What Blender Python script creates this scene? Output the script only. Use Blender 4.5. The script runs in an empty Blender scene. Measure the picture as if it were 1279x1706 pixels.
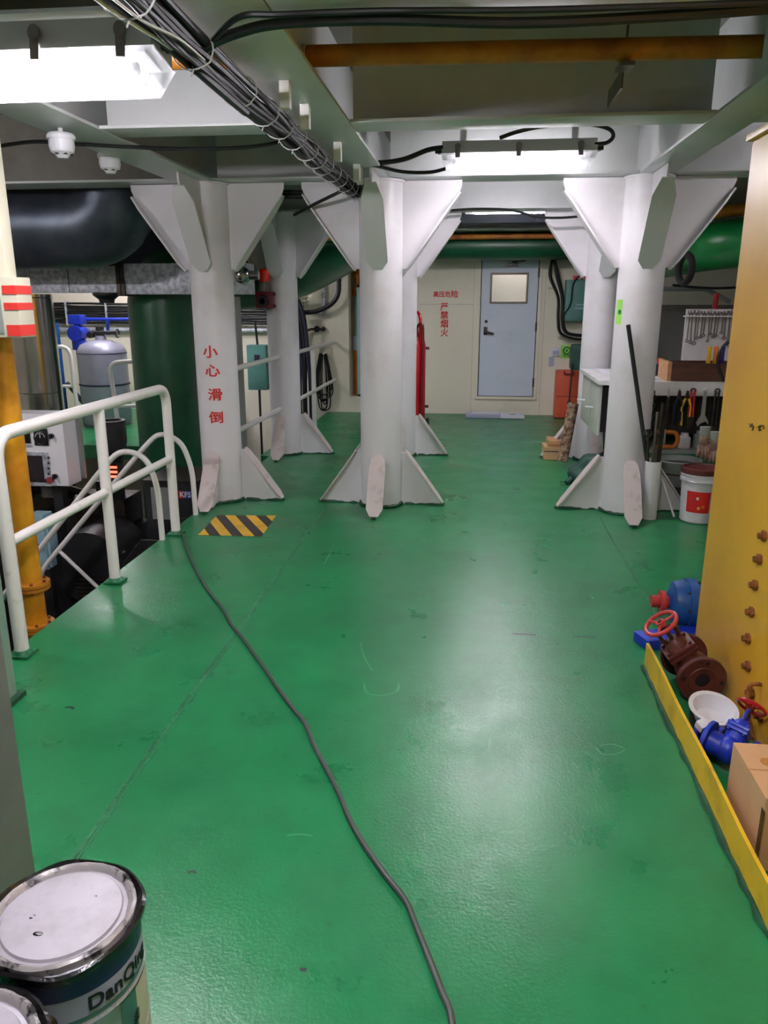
import bpy, bmesh, math, random
from mathutils import Vector as V, Matrix as M
random.seed(7)
S = bpy.context.scene
COL = S.collection
PI = math.pi

# ------------------------------------------------------------------ camera
F, CX, CY, H = 1280.0, 639.5, 853.0, 1.55
PITCH = math.atan((853 - 500) / F)
YAW = math.atan((790 - CX) / (F / math.cos(PITCH)))
cd = bpy.data.cameras.new('camera'); cam = bpy.data.objects.new('camera', cd); COL.objects.link(cam)
cam.location = (0, 0, H); cam.rotation_euler = (PI / 2 - PITCH, 0, YAW)
cd.sensor_fit = 'VERTICAL'; cd.sensor_height = 24; cd.lens = 24 * F / 1706.0; cd.clip_start = 0.05
S.camera = cam

# ------------------------------------------------------------------ world, exposure
w = bpy.data.worlds.new('world'); S.world = w; w.use_nodes = True
w.node_tree.nodes['Background'].inputs[0].default_value = (0.75, 0.85, 1, 1)
w.node_tree.nodes['Background'].inputs[1].default_value = 0.06
S.view_settings.view_transform = 'Standard'; S.view_settings.look = 'None'
S.view_settings.gamma = 1; S.view_settings.use_curve_mapping = False
S.view_settings.exposure = 0.7
LAMP = 150.0           # emission strength of the fluorescent tubes
LAMPCOL = (1.0, 0.93, 1.0)

# ------------------------------------------------------------------ pixel helpers
_fw = V((-math.sin(YAW) * math.cos(PITCH), math.cos(YAW) * math.cos(PITCH), -math.sin(PITCH)))
_rt = V((math.cos(YAW), math.sin(YAW), 0)); _up = _rt.cross(_fw); _C = V((0, 0, H))
def ray(x, y): return _fw * F + _rt * (x - CX) - _up * (y - CY)
def atz(x, y, z=0.0): d = ray(x, y); return _C + d * ((z - H) / d.z)
def aty(x, y, Y): d = ray(x, y); return _C + d * (Y / d.y)
def atx(x, y, X): d = ray(x, y); return _C + d * (X / d.x)

# ------------------------------------------------------------------ materials
def srgb(r, g, b):
    f = lambda c: c / 12.92 if c <= 0.04045 else ((c + 0.055) / 1.055) ** 2.4
    return (f(r / 255), f(g / 255), f(b / 255), 1)
MATS = {}
def mat(name, col, rough=0.5, metal=0.0, col2=None, scale=6.0, lo=0.4, hi=0.7, bump=0.0, bscale=40.0, rvar=0.0, spec=0.5, coat=0.0, stretch=None, detail=6.0):
    m = bpy.data.materials.new(name); m.use_nodes = True; MATS[name] = m
    nt = m.node_tree; N = nt.nodes; L = nt.links; b = N['Principled BSDF']
    b.inputs['Base Color'].default_value = col; b.inputs['Roughness'].default_value = rough
    b.inputs['Metallic'].default_value = metal; b.inputs['Specular IOR Level'].default_value = spec
    if coat: b.inputs['Coat Weight'].default_value = coat; b.inputs['Coat Roughness'].default_value = 0.12
    if col2 or bump or rvar:
        tc = N.new('ShaderNodeTexCoord'); mp = N.new('ShaderNodeMapping'); L.new(tc.outputs['Object'], mp.inputs[0])
        if stretch: mp.inputs['Scale'].default_value = stretch
        nz = N.new('ShaderNodeTexNoise'); nz.inputs['Scale'].default_value = scale; nz.inputs['Detail'].default_value = detail
        nz.inputs['Roughness'].default_value = 0.62; L.new(mp.outputs[0], nz.inputs['Vector'])
        rp = N.new('ShaderNodeMapRange'); rp.inputs[1].default_value = lo; rp.inputs[2].default_value = hi
        L.new(nz.outputs[0], rp.inputs[0])
        if col2:
            mx = N.new('ShaderNodeMix'); mx.data_type = 'RGBA'; mx.inputs[6].default_value = col; mx.inputs[7].default_value = col2
            L.new(rp.outputs[0], mx.inputs[0]); L.new(mx.outputs[2], b.inputs['Base Color'])
        if rvar:
            rr = N.new('ShaderNodeMapRange'); rr.inputs[3].default_value = rough - rvar; rr.inputs[4].default_value = rough + rvar
            L.new(nz.outputs[0], rr.inputs[0]); rr.inputs[1].default_value = .3; rr.inputs[2].default_value = .7
            L.new(rr.outputs[0], b.inputs['Roughness'])
        if bump:
            n2 = N.new('ShaderNodeTexNoise'); n2.inputs['Scale'].default_value = bscale; n2.inputs['Detail'].default_value = 4
            L.new(mp.outputs[0], n2.inputs['Vector'])
            bp = N.new('ShaderNodeBump'); bp.inputs['Strength'].default_value = bump; bp.inputs['Distance'].default_value = 0.01
            L.new(n2.outputs[0], bp.inputs['Height']); L.new(bp.outputs[0], b.inputs['Normal'])
    return m
def emit(name, col, s):
    m = bpy.data.materials.new(name); m.use_nodes = True; b = m.node_tree.nodes['Principled BSDF']
    b.inputs['Base Color'].default_value = (.9, .9, .9, 1)
    b.inputs['Emission Color'].default_value = (*col[:3], 1); b.inputs['Emission Strength'].default_value = s
    MATS[name] = m; return m

mat('white_paint', srgb(234, 231, 235), 0.36, col2=srgb(212, 206, 200), scale=2.2, lo=.52, hi=.85, bump=.06, bscale=9, rvar=.06)
mat('beam_paint', srgb(210, 214, 214), 0.38, col2=srgb(192, 196, 192), scale=2.0, lo=.45, hi=.8, bump=.05, bscale=8)
mat('gusset_edge', srgb(206, 196, 192), 0.5, col2=srgb(150, 138, 126), scale=9, lo=.55, hi=.8, bump=.1, bscale=30)
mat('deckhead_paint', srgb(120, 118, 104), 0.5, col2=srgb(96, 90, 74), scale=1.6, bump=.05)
mat('cream_wall', srgb(238, 232, 212), 0.5, col2=srgb(220, 212, 188), scale=1.3, lo=.5, hi=.85, bump=.03, bscale=12)
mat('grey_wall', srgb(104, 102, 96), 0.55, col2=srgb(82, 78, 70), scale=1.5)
mat('white_rail', srgb(242, 240, 236), 0.34, col2=srgb(196, 184, 166), scale=16, lo=.6, hi=.85, bump=.05, bscale=60)
mat('seam_green', srgb(40, 122, 78), 0.32, col2=srgb(22, 78, 48), scale=14, bump=.4, bscale=60)
mat('dark_green_stain', srgb(16, 60, 38), 0.5, col2=srgb(30, 90, 60), scale=12, bump=.3)
mat('yellow_paint', srgb(232, 176, 46), 0.42, col2=srgb(214, 152, 36), scale=1.4, lo=.45, hi=.75, bump=.03, bscale=6)
mat('yellow_worn', srgb(232, 190, 40), 0.45, col2=srgb(180, 140, 26), scale=7, lo=.5, hi=.8, bump=.25, bscale=22)
mat('yellow_pipe', srgb(224, 158, 34), 0.4, col2=srgb(190, 120, 22), scale=5)
mat('orange_pipe', srgb(206, 132, 34), 0.42, col2=srgb(150, 84, 24), scale=5)
mat('rust_bolt', srgb(142, 84, 30), 0.6, col2=srgb(80, 46, 22), scale=40)
mat('black_cable', srgb(24, 24, 27), 0.42)
mat('grey_cable', srgb(60, 66, 62), 0.5)
mat('cable_tie', srgb(206, 206, 206), 0.4)
mat('black_paint', srgb(22, 23, 26), 0.45, col2=srgb(40, 40, 42), scale=5)
mat('dark_steel', srgb(58, 55, 52), 0.4, .7, col2=srgb(86, 74, 62), scale=14)
mat('chrome', srgb(190, 188, 184), 0.2, 1.0, col2=srgb(160, 160, 160), scale=2, bump=.03, bscale=5)
mat('tool_steel', srgb(206, 204, 202), 0.28, .6)
mat('galvanised', srgb(222, 226, 234), 0.36, .25, col2=srgb(150, 156, 168), scale=22, lo=.35, hi=.65, bump=.05, bscale=14)
mat('insulation_foil', srgb(96, 104, 114), 0.4, .6, col2=srgb(62, 70, 82), scale=2.5, bump=.5, bscale=3.5)
mat('duct_green', srgb(20, 84, 52), 0.35, col2=srgb(14, 62, 40), scale=2.5)
mat('pipe_green', srgb(16, 132, 58), 0.34, col2=srgb(12, 104, 48), scale=2.5)
mat('tank_grey', srgb(166, 168, 184), 0.4, .25, col2=srgb(146, 146, 164), scale=3)
mat('valve_blue', srgb(22, 56, 190), 0.4, col2=srgb(14, 36, 130), scale=10)
mat('pump_blue', srgb(24, 88, 160), 0.42, col2=srgb(20, 60, 120), scale=14)
mat('rust_red', srgb(96, 44, 40), 0.5, col2=srgb(64, 30, 28), scale=12, bump=.2, bscale=60)
mat('wheel_red', srgb(196, 60, 62), 0.42, col2=srgb(170, 46, 52), scale=20)
mat('sign_red', srgb(218, 36, 34), 0.5)
mat('red_paint', srgb(190, 22, 30), 0.3, col2=srgb(150, 14, 22), scale=4)
mat('maroon', srgb(110, 18, 36), 0.4)
mat('tape_red', srgb(218, 60, 54), 0.45)
mat('cabinet_white', srgb(244, 244, 248), 0.4)
mat('cabinet_grey', srgb(150, 158, 152), 0.45, col2=srgb(134, 142, 138), scale=3)
mat('pillar_dark', srgb(118, 120, 118), 0.5, col2=srgb(98, 100, 98), scale=2.2)
mat('pillar_green', srgb(148, 172, 158), 0.4, col2=srgb(124, 150, 138), scale=3)
mat('cream_box', srgb(206, 204, 182), 0.5)
mat('teal_box', srgb(96, 150, 142), 0.45, col2=srgb(80, 130, 124), scale=3)
mat('pale_blue', srgb(150, 188, 200), 0.45)
mat('door_blue', srgb(212, 222, 236), 0.4, col2=srgb(198, 210, 222), scale=3, lo=.5, hi=.8)
mat('dark_gap', srgb(40, 40, 38), 0.7)
mat('screen', srgb(50, 44, 46), 0.2)
mat('gauge_face', srgb(30, 28, 28), 0.3)
mat('brass_button', srgb(150, 62, 62), 0.4)
mat('orange_case', srgb(214, 92, 60), 0.45, col2=srgb(196, 78, 50), scale=5)
mat('cardboard', srgb(198, 158, 116), 0.75, col2=srgb(180, 138, 98), scale=5, lo=.45, hi=.8)
mat('cardboard_stain', srgb(172, 120, 60), 0.75)
mat('wood_dark', srgb(84, 50, 34), 0.5, col2=srgb(58, 34, 26), scale=4, stretch=(1, 8, 8))
mat('wood_light', srgb(196, 152, 106), 0.6, col2=srgb(170, 124, 82), scale=5, stretch=(1, 6, 6))
mat('bench_white', srgb(226, 226, 226), 0.35, col2=srgb(206, 204, 200), scale=5)
mat('bench_door', srgb(200, 206, 194), 0.45, col2=srgb(184, 190, 178), scale=3)
mat('bucket_white', srgb(226, 226, 232), 0.35, col2=srgb(204, 202, 206), scale=6)
mat('bucket_metal', srgb(200, 202, 214), 0.28, .35, col2=srgb(150, 152, 166), scale=5, rvar=.06)
mat('bucket_lid', srgb(178, 175, 184), 0.4, .1, col2=srgb(146, 142, 146), scale=7, lo=.42, hi=.7, bump=.08, bscale=20)
mat('lid_rim', srgb(176, 172, 172), 0.4, .2, col2=srgb(30, 28, 30), scale=16, lo=.54, hi=.62, bump=.4, bscale=30)
mat('tar', srgb(16, 16, 18), 0.22, col2=srgb(30, 28, 28), scale=15, bump=.4, bscale=30)
mat('band_blue', srgb(36, 40, 110), 0.35)
mat('band_lilac', srgb(176, 178, 206), 0.35)
mat('band_green', srgb(72, 124, 120), 0.4)
mat('label_white', srgb(238, 238, 236), 0.5)
mat('label_cream', srgb(206, 206, 190), 0.5)
mat('ink', srgb(24, 22, 30), 0.5)
mat('ink_brown', srgb(70, 50, 16), 0.6)
mat('sticker_green', srgb(160, 226, 96), 0.5)
mat('sticker_dark', srgb(26, 124, 56), 0.5)
mat('logo_blue', srgb(52, 70, 160), 0.5)
mat('glove', srgb(156, 132, 116), 0.9, col2=srgb(110, 88, 74), scale=14, bump=.4, bscale=70)
mat('bag_green', srgb(20, 72, 58), 0.6, col2=srgb(14, 50, 42), scale=10, bump=.5, bscale=14)
mat('navy', srgb(26, 30, 58), 0.6)
mat('wrench_steel', srgb(128, 122, 118), 0.35, .7)
mat('shade_screen', srgb(14, 28, 42), 0.6)  # dark colour standing in for shade on the added screen boxes
mat('tool_red', srgb(186, 34, 44), 0.4)
mat('tool_yellow', srgb(232, 184, 46), 0.4)
mat('tool_orange', srgb(222, 128, 42), 0.4)
mat('plastic_white', srgb(228, 230, 236), 0.35)
mat('lamp_grey', srgb(176, 182, 178), 0.45)
mat('clip_steel', srgb(120, 116, 112), 0.4, .6)
mat('mat_pattern', srgb(150, 128, 104), 0.8, col2=srgb(92, 64, 48), scale=26, lo=.45, hi=.55)
mat('paper', srgb(224, 226, 236), 0.6)
mat('hazard_yellow', srgb(238, 188, 44), 0.45, col2=srgb(212, 160, 40), scale=9)
mat('hazard_black', srgb(48, 44, 42), 0.5, col2=srgb(66, 58, 50), scale=9)
mat('scuff', srgb(66, 150, 106), 0.5)
mat('lower_deck', srgb(40, 46, 44), 0.6, col2=srgb(24, 28, 28), scale=3)
mat('rubber', srgb(28, 28, 28), 0.8)
mat('steel_plate', srgb(120, 112, 100), 0.45, .4, col2=srgb(96, 84, 70), scale=6)
mat('red_glow', srgb(238, 44, 26), 0.25)
emit('red_led', (1, .06, .02), 3.0)
for k_ in (.1, .3, .5, .62, 1.0, 1.4, 1.7): emit('tube_light_%g' % k_, LAMPCOL, LAMP * k_)

# floor: worn glossy green deck paint
def floor_mat():
    m = bpy.data.materials.new('deck_green'); m.use_nodes = True; nt = m.node_tree; N = nt.nodes; L = nt.links
    b = N['Principled BSDF']; tc = N.new('ShaderNodeTexCoord')
    def noise(sc, det=6, st=None, ro=.6):
        n = N.new('ShaderNodeTexNoise'); n.inputs['Scale'].default_value = sc; n.inputs['Detail'].default_value = det; n.inputs['Roughness'].default_value = ro
        if st:
            mp = N.new('ShaderNodeMapping'); mp.inputs['Scale'].default_value = st; L.new(tc.outputs['Object'], mp.inputs[0]); L.new(mp.outputs[0], n.inputs['Vector'])
        else: L.new(tc.outputs['Object'], n.inputs['Vector'])
        return n.outputs[0]
    def rng(s, a, bb, c=0, d=1):
        r = N.new('ShaderNodeMapRange'); r.inputs[1].default_value = a; r.inputs[2].default_value = bb; r.inputs[3].default_value = c; r.inputs[4].default_value = d
        L.new(s, r.inputs[0]); return r.outputs[0]
    def mix(f, c1, c2):
        x = N.new('ShaderNodeMix'); x.data_type = 'RGBA'; L.new(f, x.inputs[0])
        if isinstance(c1, tuple): x.inputs[6].default_value = c1
        else: L.new(c1, x.inputs[6])
        x.inputs[7].default_value = c2; return x.outputs[2]
    c = mix(rng(noise(1.1, 3), .3, .75), srgb(30, 128, 76), srgb(24, 110, 64))
    c = mix(rng(noise(3.4, 5), .45, .85, 0, .6), c, srgb(20, 84, 50))
    c = mix(rng(noise(26, 5), .62, .80, 0, .55), c, srgb(18, 64, 42))
    c = mix(rng(noise(2.6, 6, (2.2, .5, 1)), .55, .9, 0, .2), c, srgb(70, 150, 106))
    c = mix(rng(noise(70, 2), .77, .80, 0, .7), c, srgb(16, 40, 28))
    L.new(c, b.inputs['Base Color'])
    L.new(rng(noise(3.2, 5), .3, .75, .25, .41), b.inputs['Roughness'])
    b.inputs['Specular IOR Level'].default_value = .42
    bp = N.new('ShaderNodeBump'); bp.inputs['Strength'].default_value = .17; bp.inputs['Distance'].default_value = .005
    ad = N.new('ShaderNodeMath'); ad.operation = 'ADD'; L.new(noise(18, 4), ad.inputs[0]); L.new(noise(90, 2), ad.inputs[1])
    L.new(ad.outputs[0], bp.inputs['Height']); L.new(bp.outputs[0], b.inputs['Normal'])
    MATS['deck_green'] = m
floor_mat()
def glassy(name, col, alpha, rough=.15):
    m = bpy.data.materials.new(name); m.use_nodes = True; nt = m.node_tree; N = nt.nodes; L = nt.links
    b = N['Principled BSDF']; b.inputs['Base Color'].default_value = col; b.inputs['Roughness'].default_value = rough
    t = N.new('ShaderNodeBsdfTransparent'); mx = N.new('ShaderNodeMixShader'); mx.inputs[0].default_value = alpha
    L.new(t.outputs[0], mx.inputs[1]); L.new(b.outputs[0], mx.inputs[2]); L.new(mx.outputs[0], N['Material Output'].inputs[0])
    MATS[name] = m
def frosted(name, alpha):
    m = bpy.data.materials.new(name); m.use_nodes = True; nt = m.node_tree; N = nt.nodes; L = nt.links
    tr = N.new('ShaderNodeBsdfTranslucent'); tr.inputs[0].default_value = (.95, .96, 1, 1)
    t = N.new('ShaderNodeBsdfTransparent'); mx = N.new('ShaderNodeMixShader'); mx.inputs[0].default_value = alpha
    gl = N.new('ShaderNodeBsdfGlossy'); gl.inputs['Roughness'].default_value = .2; m2 = N.new('ShaderNodeMixShader'); m2.inputs[0].default_value = .06
    L.new(t.outputs[0], mx.inputs[1]); L.new(tr.outputs[0], mx.inputs[2]); L.new(mx.outputs[0], m2.inputs[1]); L.new(gl.outputs[0], m2.inputs[2])
    L.new(m2.outputs[0], N['Material Output'].inputs[0]); MATS[name] = m
frosted('lamp_cover', .26)
glassy('beacon_lens', srgb(150, 140, 130), .5)
glassy('clear_pane', (.8, .85, .8, 1), .3, .05)

# ------------------------------------------------------------------ mesh helpers
def nb(): return bmesh.new()
def box(bm, lo, hi, rot=None, bev=0.0, piv=None):
    lo, hi = V(lo), V(hi); c = (lo + hi) / 2; s = hi - lo
    mt = M.Translation(c)
    if rot is not None:
        pv = V(piv) if piv is not None else c
        mt = M.Translation(pv) @ rot.to_4x4() @ M.Translation(c - pv)
    r = bmesh.ops.create_cube(bm, size=1, matrix=mt @ M.Diagonal((*s, 1)))
    if bev:
        es = {e for v in r['verts'] for e in v.link_edges}
        bmesh.ops.bevel(bm, geom=list(es), offset=bev, segments=2, affect='EDGES', profile=.7)
    return bm
def frame_of(d):
    d = d.normalized(); a = V((0, 0, 1)) if abs(d.z) < .9 else V((1, 0, 0))
    u = d.cross(a).normalized(); return u, d.cross(u).normalized()
def cyl(bm, p0, p1, r0, r1=None, n=20, cap=True):
    p0, p1 = V(p0), V(p1); r1 = r0 if r1 is None else r1; u, v = frame_of(p1 - p0)
    a = [bm.verts.new(p0 + (u * math.cos(t) + v * math.sin(t)) * r0) for t in [2 * PI * i / n for i in range(n)]]
    b = [bm.verts.new(p1 + (u * math.cos(t) + v * math.sin(t)) * r1) for t in [2 * PI * i / n for i in range(n)]]
    for i in range(n): bm.faces.new((a[i], a[(i + 1) % n], b[(i + 1) % n], b[i]))
    if cap: bm.faces.new(a[::-1]); bm.faces.new(b)
    return bm
def lathe(bm, prof, c=(0, 0, 0), d=(0, 0, 1), n=24, cap=True):
    c, d = V(c), V(d).normalized(); u, v = frame_of(d); rows = []
    for r, h in prof:
        rows.append([bm.verts.new(c + d * h + (u * math.cos(2 * PI * i / n) + v * math.sin(2 * PI * i / n)) * max(r, 1e-4)) for i in range(n)])
    for a, b in zip(rows, rows[1:]):
        for i in range(n): bm.faces.new((a[i], a[(i + 1) % n], b[(i + 1) % n], b[i]))
    if cap: bm.faces.new(rows[0][::-1]); bm.faces.new(rows[-1])
    return bm
def smooth(pts, k=6):
    pts = [V(p) for p in pts]; out = []
    for i in range(len(pts) - 1):
        p0 = pts[max(i - 1, 0)]; p1 = pts[i]; p2 = pts[i + 1]; p3 = pts[min(i + 2, len(pts) - 1)]
        for j in range(k):
            t = j / k
            out.append(.5 * ((2 * p1) + (p2 - p0) * t + (2 * p0 - 5 * p1 + 4 * p2 - p3) * t * t + (3 * p1 - p0 - 3 * p2 + p3) * t ** 3))
    return out + [pts[-1]]
def fillet(pts, r, k=6):
    pts = [V(p) for p in pts]; out = [pts[0]]
    for a, b, c in zip(pts, pts[1:], pts[2:]):
        q = min(r, (a - b).length * .49, (c - b).length * .49)
        s = b + (a - b).normalized() * q; e = b + (c - b).normalized() * q
        for j in range(k + 1):
            t = j / k; out.append(s * (1 - t) ** 2 + b * 2 * t * (1 - t) + e * t * t)
    return out + [pts[-1]]
def tube(bm, pts, r, n=10, cap=True, closed=False):
    pts = [V(p) for p in pts]; rows = []; N_ = len(pts); u = None
    for i, p in enumerate(pts):
        if closed: d = pts[(i + 1) % N_] - pts[i - 1]
        else: d = pts[min(i + 1, N_ - 1)] - pts[max(i - 1, 0)]
        d.normalize()
        if u is None: u, _ = frame_of(d)
        u = (u - d * u.dot(d)).normalized(); v = d.cross(u); rr = r[i] if isinstance(r, (list, tuple)) else r
        rows.append([bm.verts.new(p + (u * math.cos(2 * PI * j / n) + v * math.sin(2 * PI * j / n)) * rr) for j in range(n)])
    pr = list(zip(rows, rows[1:])) + ([(rows[-1], rows[0])] if closed else [])
    for a, b in pr:
        for j in range(n): bm.faces.new((a[j], a[(j + 1) % n], b[(j + 1) % n], b[j]))
    if cap and not closed: bm.faces.new(rows[0][::-1]); bm.faces.new(rows[-1])
    return bm
def ring(bm, c, d, R, r, n=28, m=8):
    u, v = frame_of(V(d)); c = V(c)
    return tube(bm, [c + (u * math.cos(2 * PI * i / n) + v * math.sin(2 * PI * i / n)) * R for i in range(n)], r, m, closed=True)
def prism(bm, pts, off):
    pts = [V(p) for p in pts]; off = V(off)
    a = [bm.verts.new(p) for p in pts]; b = [bm.verts.new(p + off) for p in pts]; n = len(pts)
    bm.faces.new(a); bm.faces.new(b[::-1])
    for i in range(n): bm.faces.new((a[i], b[i], b[(i + 1) % n], a[(i + 1) % n]))
    return bm
def sphere(bm, c, r, sc=(1, 1, 1), u=20, v=12):
    bmesh.ops.create_uvsphere(bm, u_segments=u, v_segments=v, radius=r, matrix=M.Translation(V(c)) @ M.Diagonal((*sc, 1)))
    return bm
def jitter(bm, a):
    for v in bm.verts: v.co += V((random.uniform(-a, a), random.uniform(-a, a), random.uniform(-a, a)))
    return bm

def obj(name, bm, m, parent=None, world=True, flat=False, label=None):
    bmesh.ops.recalc_face_normals(bm, faces=bm.faces)
    me = bpy.data.meshes.new(name); bm.to_mesh(me); bm.free()
    o = bpy.data.objects.new(name, me); COL.objects.link(o)
    me.materials.append(MATS[m])
    if not flat: me.shade_smooth(); me.set_sharp_from_angle(angle=math.radians(38))
    if parent:
        if world:
            t = V((0, 0, 0)); q = parent
            while q: t += q.location; q = q.parent
            me.transform(M.Translation(-t))
        o.parent = parent
    if label: o['label'] = label
    return o
def tag(o, label, cat, group=None):
    o['label'] = label; o['category'] = cat
    if group: o['group'] = group
    return o
def thing(name, label, cat, loc=(0, 0, 0), rz=0.0, group=None):
    o = bpy.data.objects.new(name, None); COL.objects.link(o); o.location = loc; o.rotation_euler = (0, 0, rz)
    o.empty_display_size = .1
    return tag(o, label, cat, group)
def struct(name, bm, m, parent=None, **k):
    o = obj(name, bm, m, parent, **k)
    if not parent: o['kind'] = 'structure'
    return o
def dup(o, parent=None, **k):
    c = o.copy(); COL.objects.link(c); c.parent = parent
    for ch in list(o.children): dup(ch, c)
    for a, b in k.items():
        if a == 'loc': c.location = b
        elif a == 'rz': c.rotation_euler = (0, 0, b)
        else: c[a] = b
    return c
def text_bm(s, size, fn, bold=.022):
    cu = bpy.data.curves.new('t', 'FONT'); cu.body = s; cu.size = size; cu.align_x = 'CENTER'; cu.align_y = 'CENTER'; cu.resolution_u = 4
    o = bpy.data.objects.new('t', cu); COL.objects.link(o)
    dg = bpy.context.evaluated_depsgraph_get(); me = bpy.data.meshes.new_from_object(o.evaluated_get(dg))
    bm = nb(); d = size * bold
    for k, (ox, oy) in enumerate(((0, 0), (d, .4 * d), (-d, -.4 * d), (.3 * d, -d), (-.3 * d, d))):
        me2 = me.copy(); me2.transform(M.Translation((ox, oy, k * .0004))); bm.from_mesh(me2); bpy.data.meshes.remove(me2)
    bpy.data.meshes.remove(me); bpy.data.objects.remove(o); bpy.data.curves.remove(cu)
    bmesh.ops.subdivide_edges(bm, edges=[e for e in bm.edges if e.calc_length() > size * .15], cuts=2)
    for v in bm.verts:
        x, y, k = v.co; p = V(fn(x, y)); n = (V(fn(x + 1e-3, y)) - p).cross(V(fn(x, y + 1e-3)) - p).normalized(); v.co = p + n * k
    return bm

# ================================================================== SETTING
XE = -2.05                                   # floor edge at the engine well
b = nb()
prism(b, [(XE, -2.5, 0), (3.6, -2.5, 0), (3.6, 11.2, 0), (XE, 11.2, 0)], (0, 0, -.05))
prism(b, [(-7, 8.0, 0), (-3.3, 8.0, 0), (-3.3, 11.2, 0), (-7, 11.2, 0)], (0, 0, -.05))
prism(b, [(-7, -2.5, 0), (-2.05, -2.5, 0), (-2.05, 2.35, 0), (-7, 2.35, 0)], (0, 0, -.05))
for y_ in (5.85, 7.8): prism(b, [(XE, y_ - .2, 0), (XE, y_ + .2, 0), (-2.15, y_ + .17, 0), (-2.15, y_ - .17, 0)], (0, 0, -.05))
floor = struct('floor', b, 'deck_green', flat=True)
def seam(pts, r=.0075):
    b = nb(); sp = []
    for p, q in zip(pts, pts[1:]):
        p, q = V(p), V(q); k = max(2, int((q - p).length / .12))
        for i in range(k): sp.append(p.lerp(q, i / k) + V((random.uniform(-.003, .003), random.uniform(-.003, .003), 0)))
    sp.append(V(pts[-1])); tube(b, sp, r, 6)
    for v in b.verts: v.co.z = v.co.z * .6
    return struct('weld_seam', b, 'seam_green', floor)
seam([(-1.10, .6, 0), (-1.10, 5.62, 0)]); seam([(-1.082, .6, 0), (-1.082, 4.2, 0)], .004)
seam([(.972, 1.2, 0), (.972, 5.6, 0)]); seam([(-1.4, 8.75, 0), (1.5, 8.75, 0)]); seam([(-2.0, 4.84, 0), (-1.3, 4.85, 0)], .003)
# scuffs
def scuff(pts, r=.004, m='scuff'):
    b = nb(); tube(b, smooth(pts, 5), r, 5)
    for v in b.verts: v.co.z = v.co.z * .12 + .0008
    struct('scuff_mark', b, m, floor)
def px(*a): return [atz(*p) for p in a]
scuff(px((606, 1140), (612, 1155), (635, 1159), (660, 1152), (664, 1140)))
scuff(px((600, 1070), (607, 1095), (620, 1118)), .003)
scuff(px((992, 1245), (1005, 1257), (1030, 1255), (1041, 1248)), .003); scuff(px((1000, 1242), (1020, 1240), (1038, 1246)), .003)
scuff(px((853, 1056), (870, 1057), (893, 1058)), .006, 'ink'); scuff(px((953, 1060), (970, 1061), (992, 1062)), .005, 'ink')
scuff(px((108, 1179), (117, 1178), (123, 1181)), .006, 'ink'); scuff(px((312, 1454), (322, 1452), (326, 1455)), .004, 'ink')
scuff(px((540, 940), (555, 910)), .003); scuff(px((478, 1392), (500, 1390), (520, 1393)), .003); scuff(px((500, 1614), (505, 1616), (510, 1615)), .005, 'ink')

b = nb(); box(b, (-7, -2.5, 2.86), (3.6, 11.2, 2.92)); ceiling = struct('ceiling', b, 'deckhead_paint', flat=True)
# walls
b = nb()
OX0, OX1 = -1.73, -1.18                      # doorway gap left of the cylinder
box(b, (-7, 10.9, -1.7), (OX0, 11.1, 2.86)); box(b, (OX1, 10.9, 0), (.06, 11.1, 2.86)); box(b, (.87, 10.9, 0), (3.6, 11.1, 2.86))
box(b, (.06, 10.9, 2.09), (.87, 11.1, 2.86)); box(b, (.06, 10.9, 0), (.87, 11.1, .235)); box(b, (OX0, 10.9, 0), (OX1, 11.1, .22)); box(b, (OX0, 10.9, 2.05), (OX1, 11.1, 2.86))
wall_back = struct('wall_back', b, 'cream_wall', flat=True)
b = nb(); box(b, (-.75, 10.893, 1.49), (.0, 10.8995, 1.497)); box(b, (-.012, 10.893, .02), (-.006, 10.8995, 2.05)); box(b, (.94, 10.893, .02), (.946, 10.8995, 2.05)); struct('panel_joint', b, 'gusset_edge', wall_back)
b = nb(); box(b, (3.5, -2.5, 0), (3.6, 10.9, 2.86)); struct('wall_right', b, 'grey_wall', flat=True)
b = nb(); box(b, (-7.1, -2.5, -1.7), (-7, 11.1, 2.86)); struct('wall_left', b, 'cream_wall', flat=True)
b = nb(); box(b, (-7, -2.6, -1.7), (3.6, -2.5, 2.86)); struct('wall_front', b, 'cream_wall', flat=True)
b = nb(); box(b, (-7, -2.5, -1.75), (-2.0, 10.9, -1.7)); struct('floor_lower', b, 'lower_deck', flat=True)
b = nb(); box(b, (-2.051, 2.35, -.22), (-2.04, 10.9, -.001)); o = struct('trim_1', b, 'seam_green', flat=True)
b = nb(); box(b, (-3.3, 7.985, -.15), (-6.99, 7.999, 0)); struct('trim_2', b, 'seam_green', flat=True)
# room glimpsed through the doorway
b = nb(); box(b, (-2.6, 12.4, 0), (-.5, 12.45, 2.6)); box(b, (-2.6, 11.1, -.05), (-.5, 12.4, 0)); box(b, (-2.65, 11.1, 0), (-2.6, 12.4, 2.6)); box(b, (-.5, 11.1, 0), (-.45, 12.4, 2.6)); box(b, (-2.6, 11.1, 2.55), (-.5, 12.4, 2.6))
struct('wall_beyond', b, 'cream_wall', flat=True)
b = nb(); box(b, (OX0 + .11, 10.95, .22), (OX0 + .15, 11.0, 1.75)); box(b, (OX0 + .27, 10.95, .22), (OX0 + .30, 11.0, 1.75)); box(b, (OX0 + .11, 10.95, .22), (OX0 + .5, 11.0, .25)); box(b, (OX0 + .11, 10.95, 1.72), (OX0 + .5, 11.0, 1.75))
tag(obj('door_frame_rack', b, 'pale_blue'), 'pale blue metal frame standing in the narrow wall opening', 'frame')
t = thing('orange_standpipe', 'orange and white standpipe seen through the narrow wall opening', 'pipe', (OX0 + .06, 11.3, 0))
b = nb(); cyl(b, (OX0 + .06, 11.3, 0), (OX0 + .06, 11.3, .85), .06); obj('lower_pipe', b, 'tool_orange', t)
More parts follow.
